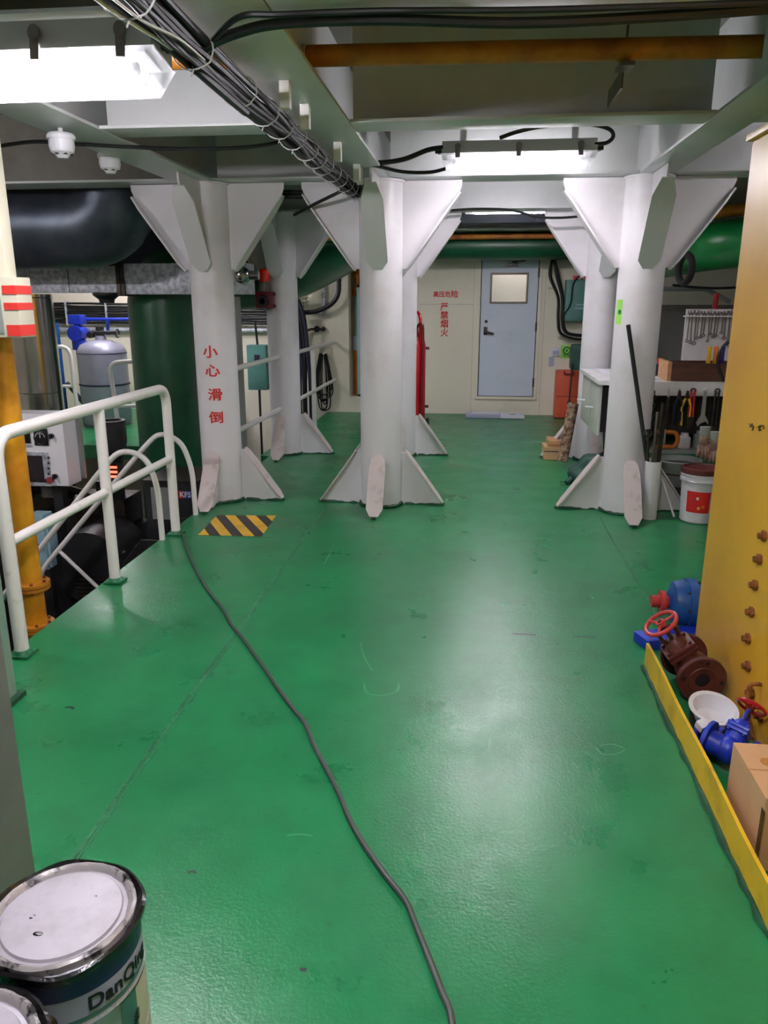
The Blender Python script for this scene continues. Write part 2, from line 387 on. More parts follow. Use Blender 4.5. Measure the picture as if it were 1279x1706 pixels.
b = nb(); cyl(b, (OX0 + .06, 11.3, .85), (OX0 + .06, 11.3, 1.05), .07); obj('collar', b, 'plastic_white', t)
b = nb(); cyl(b, (OX0 + .06, 11.3, 1.05), (OX0 + .06, 11.3, 1.6), .045); obj('upper_pipe', b, 'cream_box', t)
b = nb(); cyl(b, (OX0 + .06, 11.3, 1.6), (OX0 + .06, 11.3, 1.72), .07); cyl(b, (OX0 + .06, 11.3, 1.86), (OX0 + .06, 11.3, 2.0), .06); cyl(b, (OX0 + .06, 11.3, 1.72), (OX0 + .06, 11.3, 1.86), .03); obj('cap', b, 'tool_orange', t)

# ---- overhead beams and girders (things: web + flange)
FZ = 2.37
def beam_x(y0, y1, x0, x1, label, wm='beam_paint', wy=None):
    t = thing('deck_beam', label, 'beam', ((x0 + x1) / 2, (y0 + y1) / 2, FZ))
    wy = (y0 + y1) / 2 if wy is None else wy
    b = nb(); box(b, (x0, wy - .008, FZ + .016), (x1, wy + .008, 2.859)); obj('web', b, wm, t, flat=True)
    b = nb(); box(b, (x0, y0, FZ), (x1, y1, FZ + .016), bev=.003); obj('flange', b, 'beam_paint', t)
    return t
def beam_y(x0, x1, y0, y1, label, z=FZ):
    t = thing('deck_girder', label, 'girder', ((x0 + x1) / 2, (y0 + y1) / 2, z))
    xm = (x0 + x1) / 2
    b = nb(); box(b, (xm - .008, y0, z + .014), (xm + .008, y1, 2.859)); obj('web', b, 'beam_paint', t, flat=True)
    b = nb(); box(b, (x0, y0, z - .002), (x1, y1, z + .014), bev=.003); obj('flange', b, 'beam_paint', t)
    return t
GX = [(-2.17, -1.88), (-.92, -.62), (1.075, 1.30)]
beam_y(*GX[0], -2, 10.85, 'long pale girder above the railing and smoke detectors')
beam_y(*GX[1], -2, 10.85, 'long pale girder carrying the black cable bundle')
gR = beam_y(*GX[2], -2, 10.85, 'long pale girder running over the workbench')
bays = [(-6.9, GX[0][0] - .003, 'left of the railing girder'), (GX[0][1] + .003, GX[1][0] - .003, 'between the railing girder and cable girder'), (GX[1][1] + .003, GX[2][0] - .003, 'between the cable girder and bench girder'), (GX[2][1] + .003, 3.49, 'right of the bench girder')]
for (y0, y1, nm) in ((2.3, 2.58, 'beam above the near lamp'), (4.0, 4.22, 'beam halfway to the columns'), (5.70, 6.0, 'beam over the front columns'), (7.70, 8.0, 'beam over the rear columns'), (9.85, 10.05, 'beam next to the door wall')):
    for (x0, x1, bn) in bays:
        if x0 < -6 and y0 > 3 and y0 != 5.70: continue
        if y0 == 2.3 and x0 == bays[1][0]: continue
        beam_x(y0, y1, x0, x1, 'pale steel %s, %s' % (nm, bn), 'deckhead_paint' if x0 < -6 else 'beam_paint')  # left bay webs take the dark deckhead colour to imitate shade
t = thing('deck_stiffener', 'shallow steel stiffener under the deck behind the near lamp', 'stiffener', (-1.4, 3.25, 2.62))
b = nb(); box(b, (-1.99, 3.2, 2.62), (-.80, 3.42, 2.634)); obj('flange', b, 'beam_paint', t, flat=True)
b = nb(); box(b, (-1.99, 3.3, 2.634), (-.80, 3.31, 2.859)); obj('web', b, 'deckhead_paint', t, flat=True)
# knee bracket in the right girder
b = nb(); prism(b, [(1.085, 2.9, 2.84), (1.085, 3.5, 2.84), (1.085, 3.5, 2.39), (1.085, 3.32, 2.39), (1.085, 3.02, 2.75)], (.012, 0, 0)); o = obj('knee_bracket', b, 'beam_paint', gR, flat=True)

# ---- columns
def gusset(t, ang, top):
    ca, sa = math.cos(ang), math.sin(ang); R = lambda r, z, s=0: V((ca * r - sa * s, sa * r + ca * s, z)); th = .007
    if top: pl = [(.13, 1.77), (.19, 1.77), (.555, 2.28), (.575, 2.33), (.575, 2.366), (.13, 2.366)]; e0, e1, wd = (.185, 1.762), (.562, 2.285), .075
    else: pl = [(.13, .004), (.46, .004), (.47, .03), (.19, .41), (.13, .41)]; e0, e1, wd = (.478, .015), (.19, .42), .062
    b = nb(); prism(b, [R(r, z, -th) for r, z in pl], R(0, 0, 2 * th) - R(0, 0, 0)); g = obj('gusset', b, 'white_paint', t, world=False, flat=True)
    d = V((e1[0] - e0[0], 0, e1[1] - e0[1])); L_ = d.length; d.normalize(); nr = V((d.z, 0, -d.x)); nr = nr if top else V((d.z, 0, -d.x))
    if nr.x < 0: nr = -nr
    if top: nr = V((abs(d.z), 0, -abs(d.x)))
    else: nr = V((abs(d.z), 0, abs(d.x)))
    prof = [(0, .42), (.1, 1), (.82, 1), (1, .5)] if top else [(0, .5), (.12, 1), (.75, 1), (.93, .8), (1, .4)]
    ol = [(u, wd * k) for u, k in prof] + [(u, -wd * k) for u, k in prof[::-1]]
    b = nb(); prism(b, [R(e0[0] + d.x * u * L_, e0[1] + d.z * u * L_, s) for u, s in ol], R(nr.x * .012, nr.z * .012) - R(0, 0))
    obj('face_plate', b, 'white_paint' if top else 'gusset_edge', g, world=False)
def column(loc, label, r=.158, skip=()):
    t = thing('support_column', label, 'column', loc)
    b = nb(); cyl(b, (0, 0, 0), (0, 0, 2.366), r, n=40); obj('shaft', b, 'white_paint', t, world=False)
    b = nb(); cyl(b, (0, 0, 2.352), (0, 0, 2.3665), r + .014, n=40); obj('top_collar', b, 'white_paint', t, world=False)
    b = nb(); tube(b, [V((math.cos(a) * (r + .006), math.sin(a) * (r + .006), .006 + random.uniform(0, .008))) for a in [2 * PI * i / 36 for i in range(36)]], .012, 6, closed=True); jitter(b, .003); obj('weld_bead', b, 'dark_green_stain', t, world=False)
    for k in range(4):
        gusset(t, k * PI / 2, True)
        if k in skip: continue
        gusset(t, k * PI / 2, False)
        b = nb(); a = k * PI / 2; pts = [V((math.cos(a) * (.19 + .31 * i / 8) + random.uniform(-.006, .006), math.sin(a) * (.19 + .31 * i / 8) + random.uniform(-.006, .006), .004)) for i in range(9)]
        tube(b, pts, [random.uniform(.008, .018) for _ in pts], 6); obj('foot_weld', b, 'dark_green_stain', t, world=False)
    return t
cM = column((-.685, 5.85, 0), 'round white column under the cable bundle, in the middle of the front row')
cL = column((-1.965, 5.85, 0), 'round white column lettered in red beside the hazard stripes', skip=(2,))
cR = dup(cM, loc=(1.165, 5.85, 0), label='round white column with a black rod leaning on it')
cL2 = column((-1.91, 7.8, 0), 'round white column carrying the red beacon', skip=(2,))
cM2 = dup(cM, loc=(-.72, 7.85, 0), label='round white column directly in front of the red extinguisher cylinder')
cR2 = dup(cM, loc=(1.21, 7.85, 0), label='round white column behind the bench cabinet doors')
for i, ch in enumerate('小心滑倒'):
    z = [1.17, 1.03, .85, .675][i]
    th0 = -PI / 2 + .16 - [.12, .06, .0, .0][i]
    b = text_bm(ch, .115, lambda x, y: (math.cos(th0 + x / .158) * .1595, math.sin(th0 + x / .158) * .1595, z + y * .85))
    obj('lettering', b, 'sign_red', cL, world=False, label='red painted Chinese character')

# ================================================================== LAMPS
def lamp(loc, label, rz=0, group='fluorescent ceiling lamps', tilt=18, length=.95, wd=1.0, pw=1.0):
    t = thing('fluorescent_lamp', label, 'lamp', loc, rz, None)
    L2 = length / 2; rot = M.Rotation(math.radians(tilt), 3, 'X')
    def put(n, b, m, p=t, fl=False):
        for v in b.verts: v.co.y *= wd; v.co.z *= wd
        for v in b.verts: v.co = rot @ v.co
        return obj(n, b, m, p, world=False, flat=fl)
    b = nb(); sec = [(-.07, .0), (.07, .0), (.06, .075), (-.06, .075)]
    prism(b, [(-L2, y, z) for y, z in sec], (2 * L2, 0, 0)); put('housing', b, 'lamp_grey')
    b = nb(); box(b, (-L2 + .03, -.055, -.008), (L2 - .03, .055, .001)); put('reflector', b, 'plastic_white')
    b = nb(); lo = [(-.074, -.001), (.074, -.001), (.055, -.075), (-.055, -.075)]
    a = [b.verts.new((-L2 - .01, y, z)) for y, z in lo[:2]] + [b.verts.new((-L2 + .035, y, z)) for y, z in lo[2:]]
    c = [b.verts.new((L2 + .01, y, z)) for y, z in lo[:2]] + [b.verts.new((L2 - .035, y, z)) for y, z in lo[2:]]
    b.faces.new(a[::-1]); b.faces.new(c)
    for i in (1, 2, 3): b.faces.new((a[i], c[i], c[(i + 1) % 4], a[(i + 1) % 4]))
    put('cover', b, 'lamp_cover', fl=True)
    for s in (-1, 1):
        b = nb(); cyl(b, (-L2 + .13, s * .024, -.035), (L2 - .13, s * .024, -.035), .014, n=12); put('tube', b, 'tube_light_%g' % pw)
        for q in (-1, 1):
            b = nb(); cyl(b, (q * (L2 - .13), s * .024, -.035), (q * (L2 - .07), s * .024, -.035), .016, n=12); put('tube_end', b, 'lamp_grey')
    for x in (-L2 + .1, 0, L2 - .1):
        for s in (-1, 1):
            b = nb(); box(b, (x - .016, s * .077 - .004, -.03), (x + .016, s * .077 + .004, .035), bev=.003); cyl(b, (x, s * .074, .035), (x, s * .084, .035), .02, n=12); put('clip', b, 'clip_steel')
    for s in (-1, 1):
        b = nb(); cyl(b, (s * L2, 0, .04), (s * (L2 + .045), 0, .04), .02, n=12); cyl(b, (s * (L2 + .01), 0, .04), (s * (L2 + .03), 0, .04), .026, n=6); put('cable_gland', b, 'black_cable')
    for x in (-L2 + .13, L2 - .13):
        b = nb(); p = rot @ V((x, 0, .075 * wd)); zt = 2.858 - loc[2] if loc[1] < 11 else 2.54 - loc[2]
        box(b, (x - .02, p.y - .002, p.z), (x + .02, p.y + .004, max(zt, p.z + .05))); obj('bracket', b, 'beam_paint', t, world=False)
    return t
LZ = 2.30
lamp((-1.465, 2.80, 2.335), 'fluorescent lamp fixture near the thick cable bundle, with a wide clear cover', length=.79, tilt=-10, wd=1.3)
lamp((.245, 5.3, 2.425), 'fluorescent lamp fixture with looped cables between the front columns', tilt=-8, pw=.62)
lamp((.3, 6.75, 2.56), 'fluorescent lamp fixture above and between the two column rows', tilt=0, pw=.5)
lamp((.33, 8.42, 2.475), 'fluorescent lamp fixture close to the door wall', tilt=0, pw=.5)
lamp((-.15, 1.0, 2.45), 'added unseen fluorescent fill lamp running lengthwise over the near end of the deck', tilt=0, rz=PI / 2, pw=1.7)  # fill lamp added to brighten the side of the yellow tank
lamp((.6, 11.5, 2.2), 'added unseen fluorescent lamp brightening the cabin behind the door window', tilt=0, pw=.1)  # added so the door window looks bright
lamp((-4.6, 3.4, 2.5), 'added unseen fluorescent fill lamp over the engine well', tilt=0, pw=1.7)  # out-of-view fill added to lift the well machinery
lamp((-4.6, 9.4, 2.6), 'fluorescent lamp fixture over the grey pressure tank', tilt=0, pw=1.4)
lamp((-3.7, 8.7, 2.45), 'added unseen fluorescent booster lamp behind the insulated pipe bend', tilt=0)  # extra lamp added to strengthen the tank lamp's reflection on the floor
lamp((2.5, 4.9, 2.55), 'added unseen fluorescent fill lamp above the yellow tank and workbench bay', tilt=0, pw=.3)  # weak out-of-view fill added for the bench end
#__PART2__
# ---- door with glazed window, in the back wall
lo = aty(818, 503, 10.88); hi = aty(878, 457, 10.88); wx0, wx1, wz0, wz1 = lo.x, hi.x, lo.z, hi.z
dx0, dx1, dz0, dz1 = .092, .838, .262, 2.062
b = nb(); y0, y1 = 10.885, 10.925
box(b, (dx0, y0, dz0), (wx0, y1, dz1)); box(b, (wx1, y0, dz0), (dx1, y1, dz1)); box(b, (wx0, y0, dz0), (wx1, y1, wz0)); box(b, (wx0, y0, wz1), (wx1, y1, dz1))
door = struct('door_1', b, 'door_blue', flat=True)
b = nb()
for (a, c) in (((.035, 10.87, .215), (.08, 10.905, 2.115)), ((.85, 10.87, .215), (.895, 10.905, 2.115)), ((.08, 10.87, 2.073), (.85, 10.905, 2.115)), ((.08, 10.87, .215), (.85, 10.905, .252))): box(b, a, c, bev=.004)
struct('door_frame', b, 'cream_wall', door)
b = nb(); box(b, (.08, 10.9, .25), (.85, 10.912, .262)); box(b, (.08, 10.9, dz1), (.85, 10.912, 2.074)); box(b, (.079, 10.9, .25), (dx0, 10.912, 2.074)); box(b, (dx1, 10.9, .25), (.851, 10.912, 2.074)); struct('door_seal', b, 'rubber', door)
b = nb(); e = .022
for (a, c) in (((wx0 - e, 10.876, wz0 - e), (wx0 + .005, 10.89, wz1 + e)), ((wx1 - .005, 10.876, wz0 - e), (wx1 + e, 10.89, wz1 + e)), ((wx0, 10.876, wz0 - e), (wx1, 10.89, wz0 + .005)), ((wx0, 10.876, wz1 - .005), (wx1, 10.89, wz1 + e))): box(b, a, c, bev=.003)
struct('window_frame', b, 'steel_plate', door)
b = nb(); box(b, (wx0, 10.9, wz0), (wx1, 10.906, wz1)); struct('window_pane', b, 'clear_pane', door)
b = nb(); p = aty(808, 547, 10.87); cyl(b, (p.x, 10.886, p.z - .04), (p.x, 10.85, p.z - .04), .022, n=16); tube(b, fillet([(p.x, 10.87, p.z - .04), (p.x, 10.83, p.z - .04), (p.x + .12, 10.83, p.z - .075)], .02), .014, 8); box(b, (p.x - .02, 10.878, p.z - .09), (p.x + .03, 10.886, p.z + .02), bev=.003); struct('door_handle', b, 'dark_steel', door)
b = nb(); cyl(b, (p.x + .01, 10.886, p.z + .09), (p.x + .01, 10.868, p.z + .09), .022, n=16); struct('lock_cylinder', b, 'dark_steel', door)
b = nb(); p = aty(857, 441, 10.86); box(b, (p.x - .09, 10.82, p.z - .02), (p.x + .05, 10.885, p.z + .015), bev=.006); struct('door_closer', b, 'clip_steel', door)
b = nb(); tube(b, [(p.x + .02, 10.85, p.z + .02), (p.x - .04, 10.83, p.z + .035), (p.x + .14, 10.85, p.z + .05)], .008, 6); struct('closer_arm', b, 'dark_steel', door)
for z in (.45, 1.2, 1.9):
    b = nb(); cyl(b, (dx1 + .004, 10.872, z - .06), (dx1 + .004, 10.872, z + .06), .012, n=10); struct('hinge', b, 'dark_steel', door)
b = nb(); box(b, (-.4, 11.9, 0), (1.4, 11.95, 2.6)); box(b, (-.45, 11.1, 0), (-.4, 11.9, 2.6)); box(b, (1.4, 11.1, 0), (1.45, 11.9, 2.6)); box(b, (-.4, 11.1, 2.55), (1.4, 11.9, 2.6)); box(b, (-.4, 11.1, -.05), (1.4, 11.9, 0)); struct('wall_cabin', b, 'cream_wall', flat=True)
# wall lettering
def wall_text(s, x, y, size, yy=10.897, m='sign_red', parent=wall_back):
    p = aty(x, y, yy); bb = text_bm(s, size, lambda a, c: (p.x + a, yy, p.z + c)); return obj('lettering', bb, m, parent, label='red painted Chinese character')
for i, ch in enumerate('高压危险'): wall_text(ch, [726, 736, 746, 757][i], 491, [.08, .082, .082, .1][i])
for i, ch in enumerate('严禁烟火'): wall_text(ch, 740, [512, 526, 540, 555][i], .112)
# flat board on the floor under the door
p0, p1 = atz(775, 697), atz(873, 697)
t = thing('folded_board', 'flat white and blue folded board lying on the floor below the door', 'board', (.33, 10.62, 0))
b = nb(); box(b, (-.07, 10.5, .002), (.50, 10.8, .045), bev=.006); obj('blue_half', b, 'band_lilac', t)
b = nb(); box(b, (.40, 10.49, .004), (.72, 10.74, .05), bev=.006); obj('white_half', b, 'paper', t)
b = nb(); box(b, (.02, 10.56, .047), (.38, 10.76, .056), bev=.002); obj('sheet', b, 'paper', t)
b = nb(); box(b, (.52, 10.53, .051), (.60, 10.56, .054)); obj('mark', b, 'ink', t)

# ---- hazard marking
A, B_, C_, D_ = V((-1.83, 4.85, 0)), V((-1.39, 4.87, 0)), V((-1.42, 5.39, 0)), V((-1.86, 5.35, 0))
hz = thing('hazard_marking', 'yellow and black striped hazard patch taped on the green floor', 'floor marking', (-1.63, 5.12, 0))
def clip(poly, n, d, sgn):
    out = []
    for p, q in zip(poly, poly[1:] + poly[:1]):
        a, c = sgn * (p.dot(n) - d), sgn * (q.dot(n) - d)
        if a >= 0: out.append(p)
        if a * c < 0: out.append(p.lerp(q, a / (a - c)))
    return out
n_ = V((.86, .5, 0)).normalized(); ds = [p.dot(n_) for p in (A, B_, C_, D_)]; d0, d1 = min(ds), max(ds); NS = 9
for i in range(NS):
    pl = clip(clip([A, B_, C_, D_], n_, d0 + (d1 - d0) * i / NS, 1), n_, d0 + (d1 - d0) * (i + 1) / NS, -1)
    if len(pl) > 2:
        b = nb(); prism(b, [p + V((0, 0, .0006)) for p in pl], (0, 0, .0012)); obj('yellow_stripe' if i % 2 == 0 else 'black_stripe', b, 'hazard_yellow' if i % 2 == 0 else 'hazard_black', hz, flat=True)

# ---- guard railing around the stair opening
def foot(t, x, y, s=.05):
    b = nb(); box(b, (x - s, y - s, .001), (x + s, y + s, .014), bev=.003); lathe(b, [(.045, .012), (.036, .03)], (x, y, 0), n=16); obj('foot_plate', b, 'seam_green', t)
rl = thing('guard_railing', 'white tubular guard railing with rounded ends beside the stair opening', 'railing', (-1.99, 3.9, 0))
b = nb(); tube(b, fillet([(-1.985, 2.98, .015), (-1.985, 2.98, 1.0), (-1.985, 4.85, 1.0), (-1.985, 4.85, .015)], .12, 8), .031, 14); obj('top_rail', b, 'white_rail', rl)
b = nb(); cyl(b, (-1.985, 3.92, .015), (-1.985, 3.92, .985), .03, n=14); obj('post', b, 'white_rail', rl)
b = nb(); cyl(b, (-1.985, 2.98, .53), (-1.985, 4.85, .53), .024, n=12); obj('mid_rail', b, 'white_rail', rl)
for y in (2.98, 3.92, 4.85): foot(rl, -1.985, y)
r2 = thing('guard_railing', 'two white rails running from the lettered column to the beacon column', 'railing', (-1.95, 6.8, 0))
for z, nm in ((1.0, 'top_rail'), (.48, 'mid_rail')):
    b = nb(); cyl(b, (-1.965, 5.99, z), (-1.93, 7.66, z), .024, n=12); obj(nm, b, 'white_rail', r2)
r3 = thing('guard_railing', 'white railing with one post between the beacon column and back wall', 'railing', (-1.93, 9.3, 0))
for z, nm in ((1.0, 'top_rail'), (.48, 'mid_rail')):
    b = nb(); cyl(b, (-1.92, 7.95, z), (-1.93, 10.895, z - .02), .022, n=12); obj(nm, b, 'white_rail', r3)
b = nb(); box(b, (-1.955, 9.34, 0), (-1.905, 9.39, 1.0), bev=.004); obj('post', b, 'white_rail', r3)
def far_rail(pts, mids, label, loc):
    t = thing('guard_railing', label, 'railing', loc)
    b = nb(); tube(b, fillet(pts, .12), .025, 10); obj('top_rail', b, 'white_rail', t)
    for a, c in mids: b = nb(); cyl(b, a, c, .02, n=10); obj('mid_rail', b, 'white_rail', t)
far_rail([(-6.9, 9.1, 1.0), (-4.9, 9.1, 1.0), (-4.88, 9.1, 0)], [((-6.9, 9.1, .52), (-4.9, 9.1, .52))], 'far white railing whose end stands beside the grey tank', (-4.9, 9.1, 0))
far_rail([(-3.4, 8.25, .92), (-4.0, 8.25, .88), (-3.95, 8.25, 0)], [((-3.4, 8.25, .42), (-3.97, 8.25, .4))], 'short far white railing between the grey tank and green duct', (-3.9, 8.25, 0))

# ---- stairway down into the engine well
st = thing('stairway', 'steep dark metal stairs going down beside the railing', 'stairs', (-2.6, 5.03, -1.7))
for s in (4.76, 5.31):
    b = nb(); prism(b, [(-2.06, s, -.02), (-2.06, s, -.24), (-3.5, s, -1.69), (-3.68, s, -1.69), (-2.2, s, -.02)], (0, .012, 0)); obj('stringer', b, 'black_paint', st, flat=True)
for k in range(7):
    b = nb(); x = -2.17 - k * .2; z = -.2 - k * .205; box(b, (x - .13, 4.775, z - .02), (x + .06, 5.308, z)); obj('tread', b, 'dark_steel', st)
def hand(Y, pts, extra, label):
    t = thing('stair_handrail', label, 'handrail', (-2.05, Y, 0))
    b = nb(); tube(b, fillet([(x, Y, z) for x, z in pts], .1), .019, 12); obj('rail', b, 'white_rail', t)
    for a, c in extra: b = nb(); cyl(b, (a[0], Y, a[1]), (c[0], Y, c[1]), .015, n=10); obj('brace', b, 'white_rail', t)
hand(4.72, [(-2.03, .0), (-2.035, .38), (-2.10, .57), (-2.27, .61), (-2.42, .46), (-3.2, -.42), (-3.4, -.66), (-3.42, -1.2)], [], 'white arched stair handrail nearer the guard railing')
hand(5.35, [(-2.025, .0), (-2.03, .36), (-2.10, .56), (-2.26, .62), (-2.38, .51), (-3.28, -.46), (-3.345, -.58), (-3.32, -1.3)], [((-3.15, -.32), (-2.7, -.78))], 'white arched stair handrail ending by the hazard stripes')

# ---- left foreground pillars and hanging box
t = thing('steel_pillar', 'dull dark grey steel pillar behind the paint drums', 'pillar', (-1.3, 1.5, 0))
b = nb(); box(b, (-1.5, 1.3, 0), (-1.155, 1.66, 2.36), bev=.006); obj('body', b, 'pillar_dark', t)
t = thing('steel_pillar', 'pale green steel pillar beside the first railing post', 'pillar', (-1.95, 2.55, 0))
b = nb(); box(b, (-2.03, 2.36, 0), (-1.79, 2.62, 1.35), bev=.01); obj('body', b, 'pillar_green', t)
b = nb(); box(b, (-2.04, 2.35, 0), (-1.765, 2.64, .02)); obj('base_plate', b, 'dark_green_stain', t)
t = thing('hanging_box', 'cream hanging box with red tape stripes on a cream drop post', 'box', (-2.1, 3.3, 1.4))
b = nb(); box(b, (-2.16, 3.30, 1.64), (-2.032, 3.38, 2.366), bev=.006); obj('drop_post', b, 'cream_box', t)
b = nb(); box(b, (-2.37, 3.24, 1.392), (-1.96, 3.36, 1.646), bev=.006); bx_ = obj('box_body', b, 'cream_box', t)
b = nb(); box(b, (-2.35, 3.236, 1.41), (-2.035, 3.2395, 1.607)); obj('panel', b, 'cabinet_grey', bx_)
b = nb(); box(b, (-2.35, 3.232, 1.607), (-2.035, 3.2395, 1.631)); obj('dark_strip', b, 'bag_green', bx_)
for k, (z, h) in enumerate(((1.593, .036), (1.524, .03), (1.422, .047))):
    b = nb(); box(b, (-2.022, 3.2365, z - h / 2), (-1.959, 3.2395, z + h / 2)); box(b, (-1.9605, 3.2375, z - h / 2), (-1.9585, 3.355, z + h / 2)); obj('red_tape', b, 'tape_red', bx_)
# yellow flanged pipe in the well
t = thing('yellow_riser_pipe', 'yellow vertical pipe with bolted flanges behind the first railing post', 'pipe', (-2.2, 3.5, -1.7))
P0 = aty(28, 800, 3.45); P1 = aty(64, 1040, 3.45); xx = (P0.x + P1.x) / 2; yy = 3.45
b = nb(); cyl(b, (xx, yy, -1.69), (xx, yy, 2.36), .052, n=20); obj('pipe', b, 'yellow_pipe', t)
for py in (975, 1042):
    z = aty(62, py, yy).z
    b = nb(); cyl(b, (xx, yy, z + .002), (xx, yy, z + .018), .088, n=24); cyl(b, (xx, yy, z - .018), (xx, yy, z - .002), .088, n=24); f_ = obj('flange', b, 'orange_pipe', t)
    for k in range(6):
        a = k * PI / 3; b = nb(); cyl(b, (xx + .07 * math.cos(a), yy + .07 * math.sin(a), z - .03), (xx + .07 * math.cos(a), yy + .07 * math.sin(a), z + .03), .008, n=6); obj('bolt', b, 'rust_bolt', f_)

# ================================================================== ENGINE WELL
t = thing('control_cabinet', 'white engine control cabinet with a gauge, screen and row of buttons', 'control cabinet', (-3.5, 5.7, -1.7))
cy = 5.6; bl = aty(-40, 806, cy); tr = aty(108, 690, cy); x0, x1, z0, z1 = bl.x, tr.x, bl.z + .0, tr.z
x1 = -3.14
b = nb(); box(b, (x0, cy, z0), (x1, cy + .2, z1), bev=.008); bd = obj('body', b, 'cabinet_white', t)
b = nb(); box(b, (x0 + .02, cy + .2, z0 + .02), (x1 + .03, cy + .235, z1 - .02)); obj('back_plate', b, 'cabinet_grey', t)
b = nb(); box(b, (x0 + .1, cy + .06, -1.69), (x0 + .18, cy + .14, z0)); box(b, (x1 - .18, cy + .06, -1.69), (x1 - .1, cy + .14, z0)); obj('stand', b, 'black_paint', t)
def face(x, y): return aty(x, y, cy)
def panel(a, c, nm, m, dep=.008, par=None):
    p, q = face(*a), face(*c); b = nb(); box(b, (p.x, cy - dep, q.z), (q.x, cy - .0005, p.z), bev=.002); return obj(nm, b, m, par or t)
pn = panel((25, 752), (87, 810), 'screen_bezel', 'galvanised')
p, q = face(30, 758), face(76, 803); b = nb(); box(b, (p.x, cy - .011, q.z), (q.x, cy - .0085, p.z)); obj('screen', b, 'screen', pn)
for k in range(4):
    p = face(82, 762 + k * 9); b = nb(); box(b, (p.x - .008, cy - .011, p.z - .008), (p.x + .008, cy - .0082, p.z + .008)); obj('key', b, 'ink', pn)
panel((22, 713), (52, 738), 'digital_meter', 'gauge_face', .012); panel((20, 740), (54, 744), 'name_strip', 'galvanised')
gg = panel((56, 714), (82, 742), 'gauge_housing', 'ink', .012)
p = face(69, 729); b = nb(); cyl(b, (p.x, cy - .012, p.z), (p.x, cy - .02, p.z), .05, n=24); ring(b, (p.x, cy - .019, p.z), (0, 1, 0), .05, .005); obj('dial', b, 'gauge_face', gg)
b = nb()
for k in range(9):
    a = PI * (.1 + .8 * k / 8); box(b, (p.x + .04 * math.cos(a) - .002, cy - .0215, p.z + .04 * math.sin(a) - .006), (p.x + .04 * math.cos(a) + .002, cy - .0202, p.z + .04 * math.sin(a) + .006))
box(b, (p.x - .002, cy - .022, p.z), (p.x + .003, cy - .0202, p.z + .035)); obj('dial_marks', b, 'label_white', gg)
for k, x in enumerate((46, 56, 66, 76)):
    p = face(x, 796 + 0 * k); p.z -= 0; b = nb(); cyl(b, (p.x, cy, z0 + .045), (p.x, cy - .02, z0 + .045), .014, n=14); obj('button', b, 'ink', t)
for (x, y) in ((87, 726), (93, 793)):
    p = face(x, y); b = nb(); cyl(b, (p.x, cy, p.z), (p.x, cy - .025, p.z), .018, n=14); box(b, (p.x - .006, cy - .045, p.z - .02), (p.x + .006, cy - .02, p.z + .02), bev=.002); obj('door_lock', b, 'ink', t)
p = face(85, 798); b = nb(); cyl(b, (p.x, cy, z0 + .05), (p.x, cy - .03, z0 + .05), .026, n=16); obj('stop_button', b, 'brass_button', t)

p = aty(45, 862, 5.42); q = aty(88, 950, 5.42)
t = thing('junction_box', 'pale blue junction box low in the well beside the yellow pipe', 'electrical box', (p.x, 5, q.z))
b = nb(); box(b, (p.x, 5.42, q.z), (q.x - .03, 5.56, p.z + .02), bev=.01); obj('box_body', b, 'pale_blue', t)
b = nb(); box(b, (q.x - .028, 5.43, q.z + .02), (q.x - .005, 5.55, p.z), bev=.006); obj('lid', b, 'pale_blue', t)
b = nb(); cyl(b, (p.x + .09, 5.42, q.z + .2), (p.x + .09, 5.39, q.z + .2), .022, n=12); obj('knob', b, 'navy', t)
b = nb(); box(b, (p.x + .04, 5.45, -1.69), (p.x + .12, 5.5, q.z)); obj('stand', b, 'black_paint', t)

t = thing('diesel_generator', 'large black engine block numbered 1 below the railing', 'engine', (-3.0, 6.1, -1.7))
b = nb(); box(b, (-4.4, 6.0, -1.69), (-2.85, 6.4, -.35), bev=.04); obj('block', b, 'black_paint', t)
b = nb(); cyl(b, (-3.0, 5.5, -.52), (-3.0, 5.99, -.52), .3, n=32); hb = obj('alternator_drum', b, 'black_paint', t)
for k in range(5):
    b = nb(); z = -.62 - k * .035; box(b, (-3.0 - .12, 5.485, z), (-3.0 + .12, 5.499, z + .014)); obj('vent_slat', b, 'dark_steel', hb)
b = nb(); p = aty(183, 852, 5.48); bb = text_bm('1', .13, lambda a, c: (p.x + a + c * .2, 5.492, p.z + c)); obj('number', bb, 'cabinet_white', hb); b.free()
b = nb(); box(b, (-4.3, 6.02, -.35), (-2.9, 6.38, -.08), bev=.03); obj('cylinder_head', b, 'dark_steel', t)
for k in range(4):
    b = nb(); x = -4.1 + k * .32; cyl(b, (x, 6.15, -.08), (x, 6.15, .05), .06, n=14); obj('injector_cover', b, 'black_paint', t)
b = nb(); tube(b, smooth([(-4.2, 6.05, -.02), (-3.7, 6.0, .06), (-3.3, 6.02, -.02), (-3.0, 5.95, -.15)], 5), .03, 10); obj('fuel_line', b, 'dark_steel', t)
b = nb(); tube(b, [(-4.0, 5.7, -1.69), (-3.95, 5.72, -.9), (-3.5, 5.72, -.85), (-3.42, 5.72, -1.69)], .06, 12); obj('green_manifold', b, 'duct_green', t)
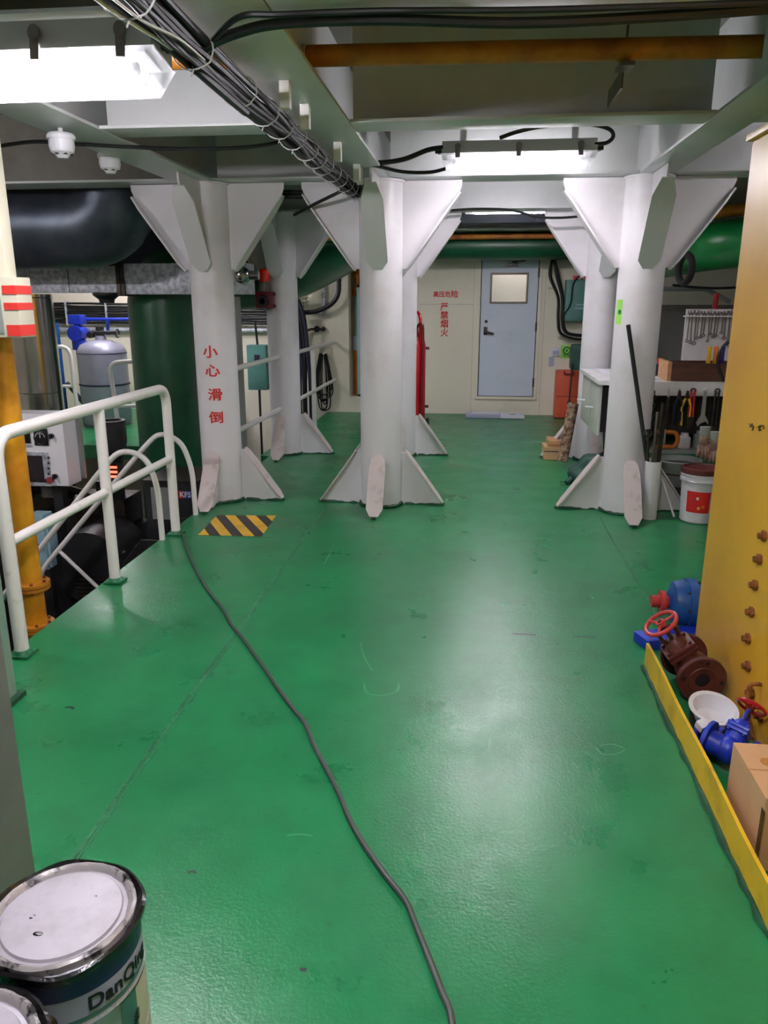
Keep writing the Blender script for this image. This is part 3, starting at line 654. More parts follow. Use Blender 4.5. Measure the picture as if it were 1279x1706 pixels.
# black funnel-like air filter
t = thing('air_filter', 'black open-topped cylindrical air filter behind the railing', 'air filter', (-2.95, 6.35, 0))
p = aty(183, 700, 6.35); q = aty(183, 765, 6.35); wd = (aty(206, 700, 6.2).x - aty(158, 700, 6.2).x) / 2
b = nb(); lathe(b, [(wd * .5, q.z - .08 - p.z), (wd * .8, q.z - p.z + .05), (wd, q.z - p.z + .16), (wd, 0), (wd * .78, 0), (wd * .75, -.1), (.01, -.12)], p, n=28); obj('filter_body', b, 'black_paint', t)
b = nb(); cyl(b, (p.x, 6.2, -.078), (p.x, 6.2, q.z - .07), .06, n=14); obj('intake_pipe', b, 'black_paint', t)
# red warning light on the engine
p = aty(190, 787, 6.05); t = thing('indicator_light', 'small glowing red indicator panel on the engine', 'indicator', (p.x, 6.05, p.z - .05))
b = nb(); box(b, (p.x - .06, 6.03, p.z - .30), (p.x + .06, 6.1, p.z + .08), bev=.008); obj('housing', b, 'black_paint', t)
for k in range(3): b = nb(); box(b, (p.x - .04, 6.022, p.z - .04 + k * .04), (p.x + .04, 6.0295, p.z - .022 + k * .04)); obj('lamp', b, 'red_led', t)
# KFS box
p = aty(240, 812, 6.0); q = aty(332, 870, 6.0)
t = thing('starter_box', 'black machine box with a white label and KFS logo', 'machine box', (p.x + .25, 6.2, -1.7))
kz = p.z + .05
b = nb(); box(b, (p.x, 6.0, -1.0), (q.x, 6.55, kz), bev=.012); obj('box_body', b, 'black_paint', t)
b = nb(); box(b, (p.x - .01, 5.99, kz), (q.x + .01, 6.56, kz + .015)); obj('top_plate', b, 'dark_steel', t)
b = nb(); box(b, (p.x + .1, 6.1, -1.69), (p.x + .16, 6.4, -1.0)); box(b, (q.x - .16, 6.1, -1.69), (q.x - .1, 6.4, -1.0)); obj('feet', b, 'black_paint', t)
a_, c_ = aty(250, 812, 5.99), aty(286, 866, 5.99); b = nb(); box(b, (a_.x, 5.994, c_.z), (c_.x, 5.9995, a_.z)); obj('white_label', b, 'cabinet_grey', t)
a_, c_ = aty(297, 818, 5.99), aty(320, 831, 5.99); mx_ = (a_.x + c_.x) / 2; mz_ = (a_.z + c_.z) / 2; wd = (c_.x - a_.x)
lg = nb(); box(lg, (a_.x, 5.993, c_.z), (c_.x, 5.9993, a_.z)); lg = obj('logo_plate', lg, 'logo_blue', t)
b = nb(); box(b, (a_.x, 5.9915, c_.z), (a_.x + wd * .36, 5.9928, a_.z)); obj('logo_red', b, 'sign_red', lg)
bb = text_bm('KFS', .062, lambda u, v: (mx_ + u, 5.9905, mz_ + v)); obj('logo_text', bb, 'label_white', lg)

# green ventilation duct with elbow
t = thing('green_duct', 'large dark green round duct with an elbow under the silver duct', 'duct', (-3.02, 7.4, -1.7))
b = nb(); tube(b, fillet([(-3.03, 7.47, -1.69), (-3.03, 7.47, 1.72), (-2.3, 8.25, 1.78)], .26, 10), .32, 32); obj('duct_run', b, 'duct_green', t)
b = nb(); tube(b, smooth([(-2.3, 8.25, 1.78), (-1.95, 8.75, 1.85), (-1.68, 9.3, 1.97), (-1.5, 10.0, 2.1)], 5), [.32 - .011 * i for i in range(16)], 28); obj('reducer', b, 'duct_green', t)
# back green duct and yellow pipe
b = nb(); cyl(b, (-2.9, 10.45, 2.215), (3.48, 10.45, 2.215), .17, n=28); tag(obj('green_header_pipe', b, 'duct_green'), 'dark green pipe running above the door along the back wall', 'pipe')
b = nb(); cyl(b, (-2.9, 10.19, 2.31), (3.48, 10.19, 2.31), .032, n=16); tag(obj('yellow_header_pipe', b, 'orange_pipe'), 'thin yellow pipe running above the door, over the green one', 'pipe')
b = nb(); box(b, (-.60, 9.3, 2.39), (1.06, 9.62, 2.84), bev=.01); tag(obj('shade_screen', b, 'shade_screen'), 'added dark navy screen box standing in for shade high up in front of the door wall', 'duct')  # added box hides the lamplit deckhead so the strip above the door stays dark
# chrome exhaust cylinder
t = thing('chrome_exhaust', 'polished steel exhaust cylinder standing under the silver duct', 'exhaust pipe', (-3.9, 6.62, -.2))
p = aty(60, 590, 6.62); b = nb(); cyl(b, (p.x, 6.62, -.6), (p.x, 6.62, 1.6), .19, n=36); obj('cladding', b, 'chrome', t)
for z in (.75, 1.57):
    b = nb(); ring(b, (p.x, 6.62, z), (0, 0, 1), .19, .004, 36, 6); obj('seam_band', b, 'chrome', t)
b = nb(); cyl(b, (p.x, 6.62, -.6), (p.x, 6.62, -.38), .15); box(b, (p.x - .05, 6.57, -1.69), (p.x + .05, 6.67, -.6)); obj('support', b, 'black_paint', t)
# silver rectangular duct
t = thing('silver_duct', 'rectangular galvanised duct running behind the lettered column', 'duct', (-4, 7.0, 1.6))
b = nb(); box(b, (-6.95, 6.9, 1.615), (-3.185, 7.15, 1.845), bev=.004); obj('duct_section', b, 'galvanised', t)
b = nb(); box(b, (-3.14, 6.9, 1.6), (-2.0, 7.15, 1.865), bev=.004); obj('duct_section', b, 'galvanised', t)
b = nb(); box(b, (-3.2, 6.88, 1.585), (-3.165, 7.17, 1.87), bev=.004); box(b, (-3.16, 6.88, 1.585), (-3.125, 7.17, 1.88), bev=.004); obj('joint_flange', b, 'dark_steel', t)
b = nb(); box(b, (-3.66, 6.897, 1.615), (-3.655, 7.152, 1.847)); obj('seam', b, 'dark_steel', t)
b = nb(); lathe(b, [(.12, 0), (.12, -.02), (.07, -.06), (.065, -.09)], (-3.36, 7.0, 1.614), n=20); obj('drain_funnel', b, 'black_paint', t)
b = nb(); sphere(b, (-1.995 - .03, 6.86, 1.76), .075); cyl(b, (-2.03, 6.9, 1.76), (-2.03, 6.8, 1.76), .05); cyl(b, (-1.98, 6.86, 1.76), (-1.88, 6.86, 1.76), .04); obj('end_valve', b, 'chrome', t)
# big insulated pipe
t = thing('insulated_pipe', 'huge dark foil-insulated exhaust pipe bending up below the deckhead', 'pipe', (-4, 6.37, 2.1))
b = nb(); tube(b, fillet([(-6.95, 6.4, 2.14), (-2.9, 6.4, 2.14), (-2.9, 6.4, 2.857)], .42, 12), .335, 36); obj('insulation', b, 'insulation_foil', t)
for x in (-4.1, -5.0):
    b = nb(); ring(b, (x, 6.4, 2.14), (1, 0, 0), .336, .006, 36, 6); obj('strap', b, 'galvanised', t)
b = nb(); box(b, (-2.75, 6.3, 1.866), (-2.65, 6.5, 1.868)); b.free()
t = thing('shade_screen', 'added dark navy screen boxes standing in for shade behind the bend of the insulated pipe', 'duct', (-3.1, 8.1, 2.0))  # added boxes cover the bright wall so the gap reads as shade
b = nb(); box(b, (-3.0, 7.85, 2.13), (-2.2, 8.1, 2.85), bev=.01); obj('front_screen', b, 'shade_screen', t)
b = nb(); box(b, (-4.0, 8.15, 1.88), (-3.0, 8.42, 2.85), bev=.01); obj('rear_screen', b, 'shade_screen', t)
# grey pressure tank
p = aty(171, 600, 9.45); r_ = .30
t = thing('pressure_tank', 'tall grey pressure tank with a domed top and blue valves', 'tank', (p.x, 9.45, 0))
zt = aty(171, 566, 9.45).z
b = nb(); lathe(b, [(r_ * .9, 0), (r_, .04), (r_, zt - .2), (r_ * .985, zt - .13), (r_ * .85, zt - .06), (r_ * .5, zt - .012), (.07, zt), (.06, zt + .05)], (p.x, 9.45, 0), n=36); obj('shell', b, 'tank_grey', t)
b = nb(); ring(b, (p.x, 9.45, .52), (0, 0, 1), r_ + .002, .012, 36); ring(b, (p.x, 9.45, zt - .16), (0, 0, 1), r_, .006, 36); obj('band', b, 'navy', t)
b = nb(); cyl(b, (p.x, 9.45, zt + .03), (p.x, 9.45, zt + .16), .05); cyl(b, (p.x - .12, 9.42, zt + .09), (p.x + .22, 9.42, zt + .09), .025); cyl(b, (p.x - .1, 9.36, zt + .06), (p.x - .1, 9.44, zt + .06), .04); obj('valve_head', b, 'black_paint', t)
b = nb(); ring(b, (p.x + .25, 9.4, zt + .08), (1, 0, 0), .05, .008, 16, 6); obj('hand_wheel', b, 'black_paint', t)
b = nb(); cyl(b, (p.x + .1, 9.45, zt + .06), (p.x + .12, 9.45, zt + .26), .02); obj('blue_arm', b, 'valve_blue', t)
t = thing('blue_pipework', 'bright blue valve and pipes beside the grey tank', 'pipework', (p.x - .3, 9.5, 0))
bx9 = p.x - .42; b = nb(); cyl(b, (bx9, 9.7, .0), (bx9, 9.7, zt + .25), .05); obj('riser', b, 'valve_blue', t)
b = nb(); cyl(b, (bx9, 9.7, zt - .14), (bx9, 9.7, zt - .02), .09); cyl(b, (bx9, 9.6, zt + .07), (bx9, 9.8, zt + .07), .1); box(b, (bx9 - .08, 9.62, zt + .18), (bx9 + .08, 9.8, zt + .3), bev=.01); obj('valve_body', b, 'valve_blue', t)
b = nb(); cyl(b, (p.x - .6, 9.84, zt + .24), (p.x + .4, 9.84, zt + .24), .022); obj('cross_pipe', b, 'valve_blue', t)
b = nb(); cyl(b, (p.x - .7, 9.7, 0), (p.x - .7, 9.7, zt + .2), .025); obj('thin_pipe', b, 'pump_blue', t)
b = nb(); tube(b, smooth([(p.x - .62, 9.65, .5), (p.x - .45, 9.62, .3), (p.x - .35, 9.62, .15), (p.x - .4, 9.6, 0)], 6), .03); obj('hose', b, 'black_cable', t)
# long cable run on the back wall
t = thing('cable_run', 'stack of black cables clipped horizontally along the left back wall', 'cables', (-4.8, 10.8, 1.2))
for k in range(9):
    z = 1.24 + k * .032; b = nb(); tube(b, smooth([(-6.95 + i * .46, 10.8 + random.uniform(-.015, .015), z + random.uniform(-.012, .012)) for i in range(10)], 4), .016, 8); obj('cable', b, 'black_cable', t)
for x in (-5.8, -5.2, -4.6, -4.0, -3.3):
    b = nb(); box(b, (x - .012, 10.77, 1.2), (x + .012, 10.89, 1.53)); obj('clamp', b, 'galvanised', t)
b = nb(); cyl(b, (-6.95, 10.83, 1.14), (-2.75, 10.83, 1.14), .03); obj('conduit', b, 'galvanised', t)
# vertical cable drop, coiled hose, tap
t = thing('cable_drop', 'thick bundle of navy cables dropping down near the back wall', 'cables', (-2.45, 10.6, -1.6))
for k in range(10):
    u = -2.46 + (k % 5) * .045; v = 10.6 + (k // 5) * .05; b = nb()
    tube(b, smooth([(u - .35 + random.uniform(-.03, .03), v, 1.66), (u - .15, v, 1.6), (u - .03, v, 1.35), (u + .02, v, .8), (u + random.uniform(0, .05), v, .1), (u + .03, v, -1.6)], 6), .022, 8); obj('cable', b, 'navy' if k % 3 else 'black_cable', t)
t = thing('hose_coil', 'coil of thin black hose hanging on the back wall', 'hose', (-2.06, 10.85, 0))
for k in range(7):
    w0 = .03 + .0125 * k; x = -2.09 + random.uniform(-.015, .015); zb = -.0 + random.uniform(.03, .25)
    b = nb(); tube(b, smooth([(x - w0 * .4, 10.84 - .008 * k, .83), (x - w0, 10.84 - .008 * k, .5), (x - w0 * .8, 10.84 - .008 * k, zb + .06), (x + random.uniform(-.02, .03), 10.84 - .008 * k, zb), (x + w0 * 1.2, 10.84 - .008 * k, zb + .08), (x + w0 * 1.1, 10.84 - .008 * k, .5), (x + w0 * .5, 10.84 - .008 * k, .83)], 5), .010, 6); obj('loop', b, 'black_cable', t)
b = nb(); cyl(b, (-2.07, 10.9, .83), (-2.07, 10.76, .83), .015); box(b, (-2.15, 10.86, .8), (-1.99, 10.899, .92), bev=.01); obj('hanger', b, 'cream_box', t)
t = thing('wall_tap', 'small black tap on a bent pipe above the hose coil', 'tap', (-2.15, 10.8, 1.1))
b = nb(); tube(b, fillet([(-2.36, 10.85, .82), (-2.36, 10.85, 1.1), (-2.28, 10.85, 1.16), (-2.05, 10.85, 1.16)], .06), .016, 8); obj('pipe', b, 'black_cable', t)
b = nb(); sphere(b, (-2.17, 10.83, 1.16), .045); cyl(b, (-2.17, 10.83, 1.16), (-2.17, 10.75, 1.16), .015); cyl(b, (-2.1, 10.85, 1.16), (-2.06, 10.85, 1.16), .03); obj('valve', b, 'black_cable', t)
b = nb(); box(b, (-2.10, 10.86, 1.86), (-1.88, 10.899, 2.02)); b.free()
t = thing('wall_hose', 'fat black hose sweeping down along the back wall beside the opening', 'hose', (-1.9, 10.8, 1.6))
b = nb(); tube(b, smooth([aty(585, 440, 10.75), aty(572, 444, 10.75), aty(565, 462, 10.75), aty(563, 490, 10.75), aty(550, 508, 10.75), aty(525, 519, 10.75), aty(500, 521, 10.75), aty(490, 524, 10.75)], 6), .033, 10); obj('hose_run', b, 'black_cable', t)
b = nb(); box(b, (-2.09, 10.84, 1.36), (-2.05, 10.899, 1.75)); box(b, (-2.2, 10.84, 1.35), (-1.95, 10.86, 1.37)); obj('clip_rail', b, 'galvanised', t)
t = thing('cloth_strip', 'crumpled cream lagging cloth wrapped round a pipe near the back wall', 'lagging', (-2.35, 10.7, 1.5))
b = nb(); tube(b, smooth([(-2.28, 10.7, 2.0), (-2.31, 10.7, 1.86), (-2.27, 10.7, 1.72), (-2.33, 10.7, 1.6), (-2.32, 10.7, 1.52)], 5), [.07 + .02 * math.sin(i * 1.3) for i in range(21)], 10); jitter(b, .008); obj('lagging', b, 'cream_box', t)
b = nb(); cyl(b, (-2.30, 10.7, 1.45), (-2.30, 10.7, 2.1), .03); obj('pipe', b, 'cream_box', t)
# grey post and pale box seen between the two left columns
p = aty(395, 640, 7.1); b = nb(); box(b, (p.x - .04, 7.08, -1.69), (p.x + .04, 7.2, 1.58)); tag(obj('steel_post', b, 'cabinet_grey'), 'slim grey steel post holding up the silver duct end', 'post')
p = aty(410, 575, 9.8); q = aty(440, 650, 9.8); t = thing('switch_box', 'pale teal switch box seen between the lettered and beacon columns', 'electrical box', ((p.x + q.x) / 2, 9.9, q.z))
b = nb(); box(b, (p.x, 9.8, q.z), (q.x + .04, 10.0, p.z), bev=.01); obj('box_body', b, 'teal_box', t)
b = nb(); cyl(b, (p.x + .12, 9.9, p.z), (p.x + .1, 9.9, 1.3), .015); cyl(b, (p.x + .12, 9.9, -1.69), (p.x + .12, 9.9, q.z), .015); obj('conduit', b, 'black_cable', t)
b = nb(); box(b, (p.x + .1, 9.794, p.z - .2), (p.x + .17, 9.7995, p.z - .12)); obj('label_plate', b, 'navy', t)

# ---- red beacon on the rear-left column
p = aty(440, 466, 7.58); t = thing('alarm_beacon', 'red alarm beacon over a maroon sounder on a white column', 'beacon', (p.x, 7.58, 1.5))
b = nb(); lathe(b, [(.055, 0), (.055, .07), (.05, .1), (.03, .12), (.001, .125)], (p.x, 7.58, p.z - .02), n=20); obj('red_dome', b, 'red_glow', t)
b = nb(); lathe(b, [(.055, -.09), (.055, 0)], (p.x, 7.58, p.z - .02), n=20); obj('lens', b, 'beacon_lens', t)
b = nb(); box(b, (p.x - .075, 7.5, p.z - .27), (p.x + .085, 7.636, p.z - .11), bev=.02); obj('sounder', b, 'maroon', t)
b = nb(); lathe(b, [(.06, 0), (.05, -.03), (.03, -.03), (.02, .02)], (p.x + .0, 7.5, p.z - .2), (0, 1, 0), n=20); obj('horn', b, 'black_paint', t)
b = nb(); box(b, (p.x + .08, 7.55, p.z - .15), (p.x + .11, 7.58, p.z - .12)); box(b, (p.x + .08, 7.55, p.z - .26), (p.x + .11, 7.58, p.z - .23)); obj('screw_lug', b, 'maroon', t)

# ---- red extinguisher cylinder on wheels
t = thing('wheeled_extinguisher', 'tall red wheeled fire extinguisher standing behind a white column', 'fire extinguisher', (-.67, 9.05, 0))
b = nb(); lathe(b, [(.1, .1), (.125, .16), (.125, 1.05), (.1, 1.14), (.04, 1.19), (.035, 1.24)], (-.665, 9.05, 0), n=28); obj('cylinder', b, 'red_paint', t)
b = nb(); tube(b, fillet([(-.60, 8.97, .2), (-.60, 8.97, 1.36), (-.63, 9.0, 1.42), (-.72, 9.1, 1.42), (-.72, 9.1, 1.2)], .06), .018, 10); obj('handle_frame', b, 'red_paint', t)
b = nb(); tube(b, smooth([(-.66, 9.0, 1.22), (-.585, 8.94, 1.3), (-.565, 8.93, 1.1), (-.57, 8.93, .6), (-.575, 8.93, .25)], 6), .016, 8); obj('hose', b, 'maroon', t)
for z in (1.0, .33):
    b = nb(); box(b, (-.54, 9.03, z), (-.50, 9.06, z + .03)); obj('clamp', b, 'rust_red', t)
for s in (-1, 1):
    b = nb(); cyl(b, (-.665 + s * .15 - .02, 9.1, .1), (-.665 + s * .15 + .02, 9.1, .1), .1, n=24); obj('wheel', b, 'rubber', t)
b = nb(); cyl(b, (-.82, 9.1, .1), (-.51, 9.1, .1), .015); obj('axle', b, 'black_paint', t)

# ================================================================== OVERHEAD SMALL THINGS
t = thing('cable_bundle', 'thick bundle of black cables tied along the girder underside', 'cables', (-.86, 3.8, 2.28))
def bund(y): return V((-.865 + .012 * math.sin(y * 2.1), y, 2.285 + .012 * math.sin(y * 1.3)))
offs = [(r * math.cos(a), r * math.sin(a)) for r, k in ((.0, 1), (.021, 6), (.044, 11)) for a in [2 * PI * i / k + r * 40 for i in range(k)]]
for i, (ox, oz) in enumerate(offs):
    b = nb(); tw = random.uniform(-.9, .9); pts = []
    for j in range(15):
        y = .9 + j * .36; a = tw * math.sin(j * .6 + i); c, s = math.cos(a), math.sin(a); k = 1.0 if y > 2.6 else 1 + (2.6 - y) * .35
        pts.append(bund(y) + V(((ox * c - oz * s) * k + random.uniform(-.008, .008), 0, (ox * s + oz * c) * k * .85 + random.uniform(-.008, .008))))
    if i % 2: pts += [V((-1.0, 6.10 + oz, 2.31 + ox * .5)), V((-1.35, 6.12 + oz, 2.32 + ox * .5)), V((-1.75, 6.12 + oz, 2.33 + ox * .5))]
    else: pts += [V((-.88 + ox, 6.4, 2.3 + oz * .5)), V((-.9 + ox, 7.4, 2.31 + oz * .5))]
    tube(b, smooth(pts, 4), random.choice((.008, .010, .0115)), 7); obj('cable', b, 'black_cable', t)
for y in (2.1, 2.55, 3.0, 3.3, 3.55, 3.8, 4.1, 4.35, 4.6, 4.9, 5.15, 5.4, 5.6, 5.8):
    b = nb(); c = bund(y); k = 1.0 if y > 2.6 else 1 + (2.6 - y) * .35
    tube(b, [c + V((math.cos(a) * .063 * k, random.uniform(-.006, .006) + .014 * math.sin(a), math.sin(a) * .056 * k)) for a in [2 * PI * i / 20 for i in range(20)]], .0026, 5, closed=True); cyl(b, c + V((.0, -.01, -.056 * k)), c + V((.0, -.03, -.075 * k)), .0025, n=5); obj('cable_tie', b, 'cable_tie', t)
for y in (3.25, 3.62, 4.45, 5.15, 5.3):
    b = nb(); box(b, (-.775, y - .02, 2.27), (-.735, y + .02, 2.367), bev=.003); obj('hanger', b, 'label_white', t)
def cable(pts, r, label, name='cable', m='black_cable', k=7):
    b = nb(); tube(b, smooth(pts, k), r, 8); return tag(obj(name, b, m), label, 'cable')
# thick cable branching right along the near beam
cable([V((-.86, 3.05, 2.22)), atz(330, 118, 2.24), atz(322, 108, 2.26), atz(345, 78, 2.30), atz(395, 55, 2.33), atz(470, 39, 2.345), atz(640, 33, 2.34), atz(870, 38, 2.33), atz(1100, 27, 2.345), atz(1279, 14, 2.35), atz(1400, 0, 2.35)], .016, 'thick black cable arching off the bundle along the near beam')
cable([V((-.85, 2.6, 2.3)), atz(395, 30, 2.34), atz(470, 24, 2.35), atz(640, 18, 2.35), atz(900, 16, 2.35), atz(1279, 4, 2.35)], .009, 'thin black cable lying beside the thick arching cable')
cable([atz(148, -10, 2.24), atz(190, 20, 2.24), atz(235, 48, 2.24), atz(280, 78, 2.25), atz(320, 118, 2.27)], .0045, 'thin white wire running beside the top of the cable bundle', m='label_white')
cable([atz(185, -5, 2.23), atz(240, 36, 2.23), atz(300, 66, 2.24), atz(340, 100, 2.26)], .004, 'thin grey wire crossing the top of the cable bundle', m='cable_tie')
# lamp cables
def yl(pts, Y=5.25): return [aty(x, y, Y) for x, y in pts]
cable(yl([(738, 246), (712, 250), (670, 266), (620, 271), (570, 262)]) + [aty(535, 250, 5.1), aty(508, 235, 4.9)], .015, 'black cable leaving the gland of the lamp between the columns')
cable(yl([(742, 281), (715, 287), (670, 286), (625, 276), (580, 268)]) + [aty(545, 262, 5.15), aty(515, 245, 5.0)], .011, 'thinner black cable sagging under the lamp between the columns')
cable(yl([(990, 240), (1010, 238), (1021, 228), (1016, 216), (990, 208), (950, 206), (900, 211), (860, 220), (832, 230)]), .012, 'black cable looping over the lamp between the columns')
cable([aty(0, 243, 4.3), aty(60, 236, 4.3), aty(130, 240, 4.3), aty(200, 244, 4.35), aty(300, 248, 4.4), aty(400, 246, 4.5), aty(470, 236, 4.6), aty(505, 222, 4.7)], .01, 'thin black cable strung past the smoke detectors')
cable([aty(490, 358, 5.9), aty(520, 342, 5.75), aty(555, 325, 5.6), aty(582, 312, 5.6)], .012, 'short black cable end hanging under the column brackets')
cable([aty(735, 352, 7.6), aty(790, 348, 7.65), aty(850, 350, 7.65), aty(900, 362, 7.6), aty(960, 361, 7.6), aty(1010, 350, 7.6)], .011, 'black cable strung across the rear beam')
# smoke detectors
def detector(x, y, Y, label, zt=FZ):
    p = aty(x, y, Y); t = thing('smoke_detector', label, 'smoke detector', (p.x, Y, p.z))
    b = nb(); lathe(b, [(.06, .03), (.062, -.005), (.056, -.03), (.034, -.045), (.026, -.058), (.001, -.058)], (p.x, Y, p.z), n=24); obj('sensor_head', b, 'plastic_white', t)
    b = nb(); lathe(b, [(.068, .028), (.068, .045), (.06, .055)], (p.x, Y, p.z), n=24); obj('base', b, 'plastic_white', t)
    for k in range(6):
        a = k * PI / 3 + .3; b = nb(); c = V((p.x + .036 * math.cos(a), Y + .036 * math.sin(a), p.z - .04)); box(b, c - V((.009, .009, .003)), c + V((.009, .009, .003))); obj('vent_slot', b, 'ink', t)
    b = nb(); cyl(b, (p.x, Y, p.z + .05), (p.x, Y, max(zt, p.z + .1)), .012); obj('stem', b, 'beam_paint', t)
detector(103, 243, 3.95, 'white smoke detector nearer the near lamp, hung under the girder'); detector(183, 272, 4.75, 'white smoke detector nearer the lettered column, hung under the girder')
# overhead yellow pipe in the beam space
t = thing('overhead_pipe', 'orange-yellow pipe running crosswise between the overhead beams', 'pipe', (.2, 3.6, 2.53))
for (x0, x1) in ((-6.9, -2.04), (-2.01, -.785), (-.755, 1.175), (1.2, 3.48)):
    b = nb(); cyl(b, (x0, 3.6, 2.54 - .012 * x0), (x1, 3.6, 2.54 - .012 * x1), .042, n=20); obj('pipe_length', b, 'orange_pipe', t)
for x in (-.745, 1.165, 1.21): b = nb(); cyl(b, (x - .008, 3.6, 2.54), (x + .008, 3.6, 2.54), .055, n=20); obj('sleeve', b, 'beam_paint', t)
p = aty(1040, 120, 3.6); b = nb(); box(b, (p.x - .03, 3.54, 2.46), (p.x + .03, 3.66, 2.475)); box(b, (p.x - .005, 3.64, 2.40), (p.x + .005, 3.98, 2.47), rot=M.Rotation(.0, 3, 'X')); box(b, (p.x - .004, 3.59, 2.47), (p.x + .004, 3.61, 2.62)); obj('pipe_bracket', b, 'steel_plate', t)

# ================================================================== RIGHT SIDE
# yellow tank
t = thing('yellow_tank', 'tall yellow painted steel tank with an oval ring of rusty bolts', 'tank', (1.6, 2.3, 0))
b = nb(); box(b, (1.055, 1.0, .0), (2.1, 3.4, 2.145), bev=.006); tk = obj('shell', b, 'yellow_paint', t)
b = nb(); box(b, (1.035, .98, 2.146), (2.12, 3.42, 2.17), bev=.004); obj('top_plate', b, 'yellow_worn', t)
b = nb(); tube(b, fillet([(1.09, 3.3, 2.17), (1.09, 3.3, 2.25), (1.09, 3.1, 2.25), (1.09, 3.1, 2.17)], .03), .01, 8); obj('lifting_handle', b, 'rust_bolt', t)
bolts = [(1275, 893), (1267, 932), (1260, 975), (1254, 1020), (1248, 1064), (1248, 1110), (1254, 1155), (1268, 1193)]
bp_ = [atx(x, y, 1.055) for x, y in bolts]
for p in bp_:
    b = nb(); cyl(b, p, p + V((-.012, 0, 0)), .021, n=6); cyl(b, p + V((-.012, 0, 0)), p + V((-.026, 0, 0)), .012, n=10); obj('bolt', b, 'rust_bolt', t)
b = nb(); p = atx(1268, 1140, 1.055); tube(b, fillet([p + V((0, 0, 0)), p + V((-.04, 0, .0)), p + V((-.045, -.02, -.1)), p + V((-.045, -.10, -.16))], .02), .008, 8); obj('pull_handle', b, 'rust_bolt', t)
def stroke(pts, r=.003):
    bb = nb(); tube(bb, smooth([atx(x, y, 1.0535) for x, y in pts], 4), r, 5); obj('pencil_mark', bb, 'ink_brown', t)
stroke([(1248, 706), (1251, 709), (1253, 706)]); stroke([(1249, 711), (1255, 710), (1253, 717)]); stroke([(1262, 712), (1267, 709), (1264, 717), (1268, 716)]); stroke([(1266, 711), (1271, 709), (1272, 715)])
# coaming
t = thing('yellow_coaming', 'low yellow steel coaming strip welded along the floor', 'coaming', (.79, 2.0, 0))
b = nb(); n = 46; ys = [3.17 - i * (3.17 - .6) / (n - 1) for i in range(n)]
top = [V((.785, y, .118 + .004 * math.sin(y * 9))) for y in ys]; bot = [V((.785, y, .004 + random.uniform(0, .014))) for y in ys]
prism(b, top + bot[::-1], (.011, 0, 0)); obj('strip', b, 'yellow_worn', t)
b = nb(); tube(b, [V((.783 + random.uniform(-.006, .004), y, .004)) for y in ys], [random.uniform(.006, .016) for _ in ys], 6); obj('weld_bead', b, 'dark_green_stain', t)
# cardboard box
t = thing('cardboard_box', 'plain cardboard box sitting in the gutter beside the yellow tank', 'box', (.93, 2.05, 0))
b = nb(); box(b, (.832, 1.92, .004), (1.02, 2.2, .238), bev=.004); obj('carton', b, 'cardboard', t)
b = nb(); box(b, (.834, 2.055, .2382), (1.018, 2.059, .2388)); obj('flap_seam', b, 'cardboard_stain', t)
b = nb(); box(b, (.83, 1.915, .01), (.8315, 1.935, .2)); obj('dark_edge', b, 'ink_brown', t)
b = nb(); cyl(b, (.9, 2.1, .2382), (.9, 2.1, .2386), .022, n=14); obj('oil_stain', b, 'cardboard_stain', t)

# valves
def gate_valve(label, loc, rot, body, wheel, sc=1.0):
    t = thing('gate_valve', label, 'valve', loc); t.rotation_mode = 'QUATERNION'; t.rotation_quaternion = rot.to_quaternion(); t.scale = (sc,) * 3
    def o(n, b, m, p=t): return obj(n, b, m, p, world=False)
    b = nb(); cyl(b, (0, -.09, 0), (0, .09, 0), .058, n=24); sphere(b, (0, 0, 0), .07, (1, .85, 1)); o('valve_body', b, body)
    for s in (-1, 1):
        b = nb(); lathe(b, [(.03, .01), (.03, 0), (.055, -.003), (.058, .0), (.095, .0), (.097, .004), (.097, .02), (.05, .024)], (0, s * .112, 0), (0, -s, 0), n=32, cap=False); f_ = o('flange', b, body)
        b = nb(); cyl(b, (0, s * .1005, 0), (0, s * .1065, 0), .0295, n=20); o('bore', b, 'ink', f_)
        for k in range(4):
            a = k * PI / 2 + PI / 4; b = nb(); cyl(b, (.077 * math.cos(a), s * .1125, .077 * math.sin(a)), (.077 * math.cos(a), s * .1135, .077 * math.sin(a)), .009, n=12); o('bolt_hole', b, 'ink', f_)
    b = nb(); cyl(b, (0, 0, .04), (0, 0, .09), .048, n=20); box(b, (-.062, -.05, .085), (.062, .05, .103), bev=.004); box(b, (-.062, -.05, .106), (.062, .05, .122), bev=.004); lathe(b, [(.045, .12), (.036, .15), (.022, .165)], n=20); o('bonnet', b, body)
    for x in (-.048, .048):
        for y in (-.036, .036): b = nb(); cyl(b, (x, y, .078), (x, y, .134), .008, n=6); o('bonnet_bolt', b, body)
    b = nb()
    for s in (-1, 1): tube(b, smooth([(s * .03, 0, .15), (s * .036, 0, .18), (s * .03, 0, .21), (0, 0, .22)], 4), .009, 8)
    o('yoke', b, body)
    b = nb(); cyl(b, (0, 0, .16), (0, 0, .262), .009, n=10); o('stem', b, 'rust_red')
    b = nb(); ring(b, (0, 0, .245), (0, 0, 1), .066, .0085, 30, 8); cyl(b, (0, 0, .236), (0, 0, .256), .018, n=14)
    for k in range(3):
        a = k * 2 * PI / 3; tube(b, [(0, 0, .246), (.066 * math.cos(a), .066 * math.sin(a), .246)], .006, 6)
    o('hand_wheel', b, wheel)
    return t
def basis(flow, stem):
    y = V(flow).normalized(); z = V(stem); z = (z - y * z.dot(y)).normalized(); x = y.cross(z); return M((x, y, z)).transposed()
gate_valve('rusty brown gate valve with a pink-red handwheel lying in the gutter', (.93, 2.985, .105), basis((-.1, 1, .05), (-.62, .1, .8)), 'rust_red', 'wheel_red')
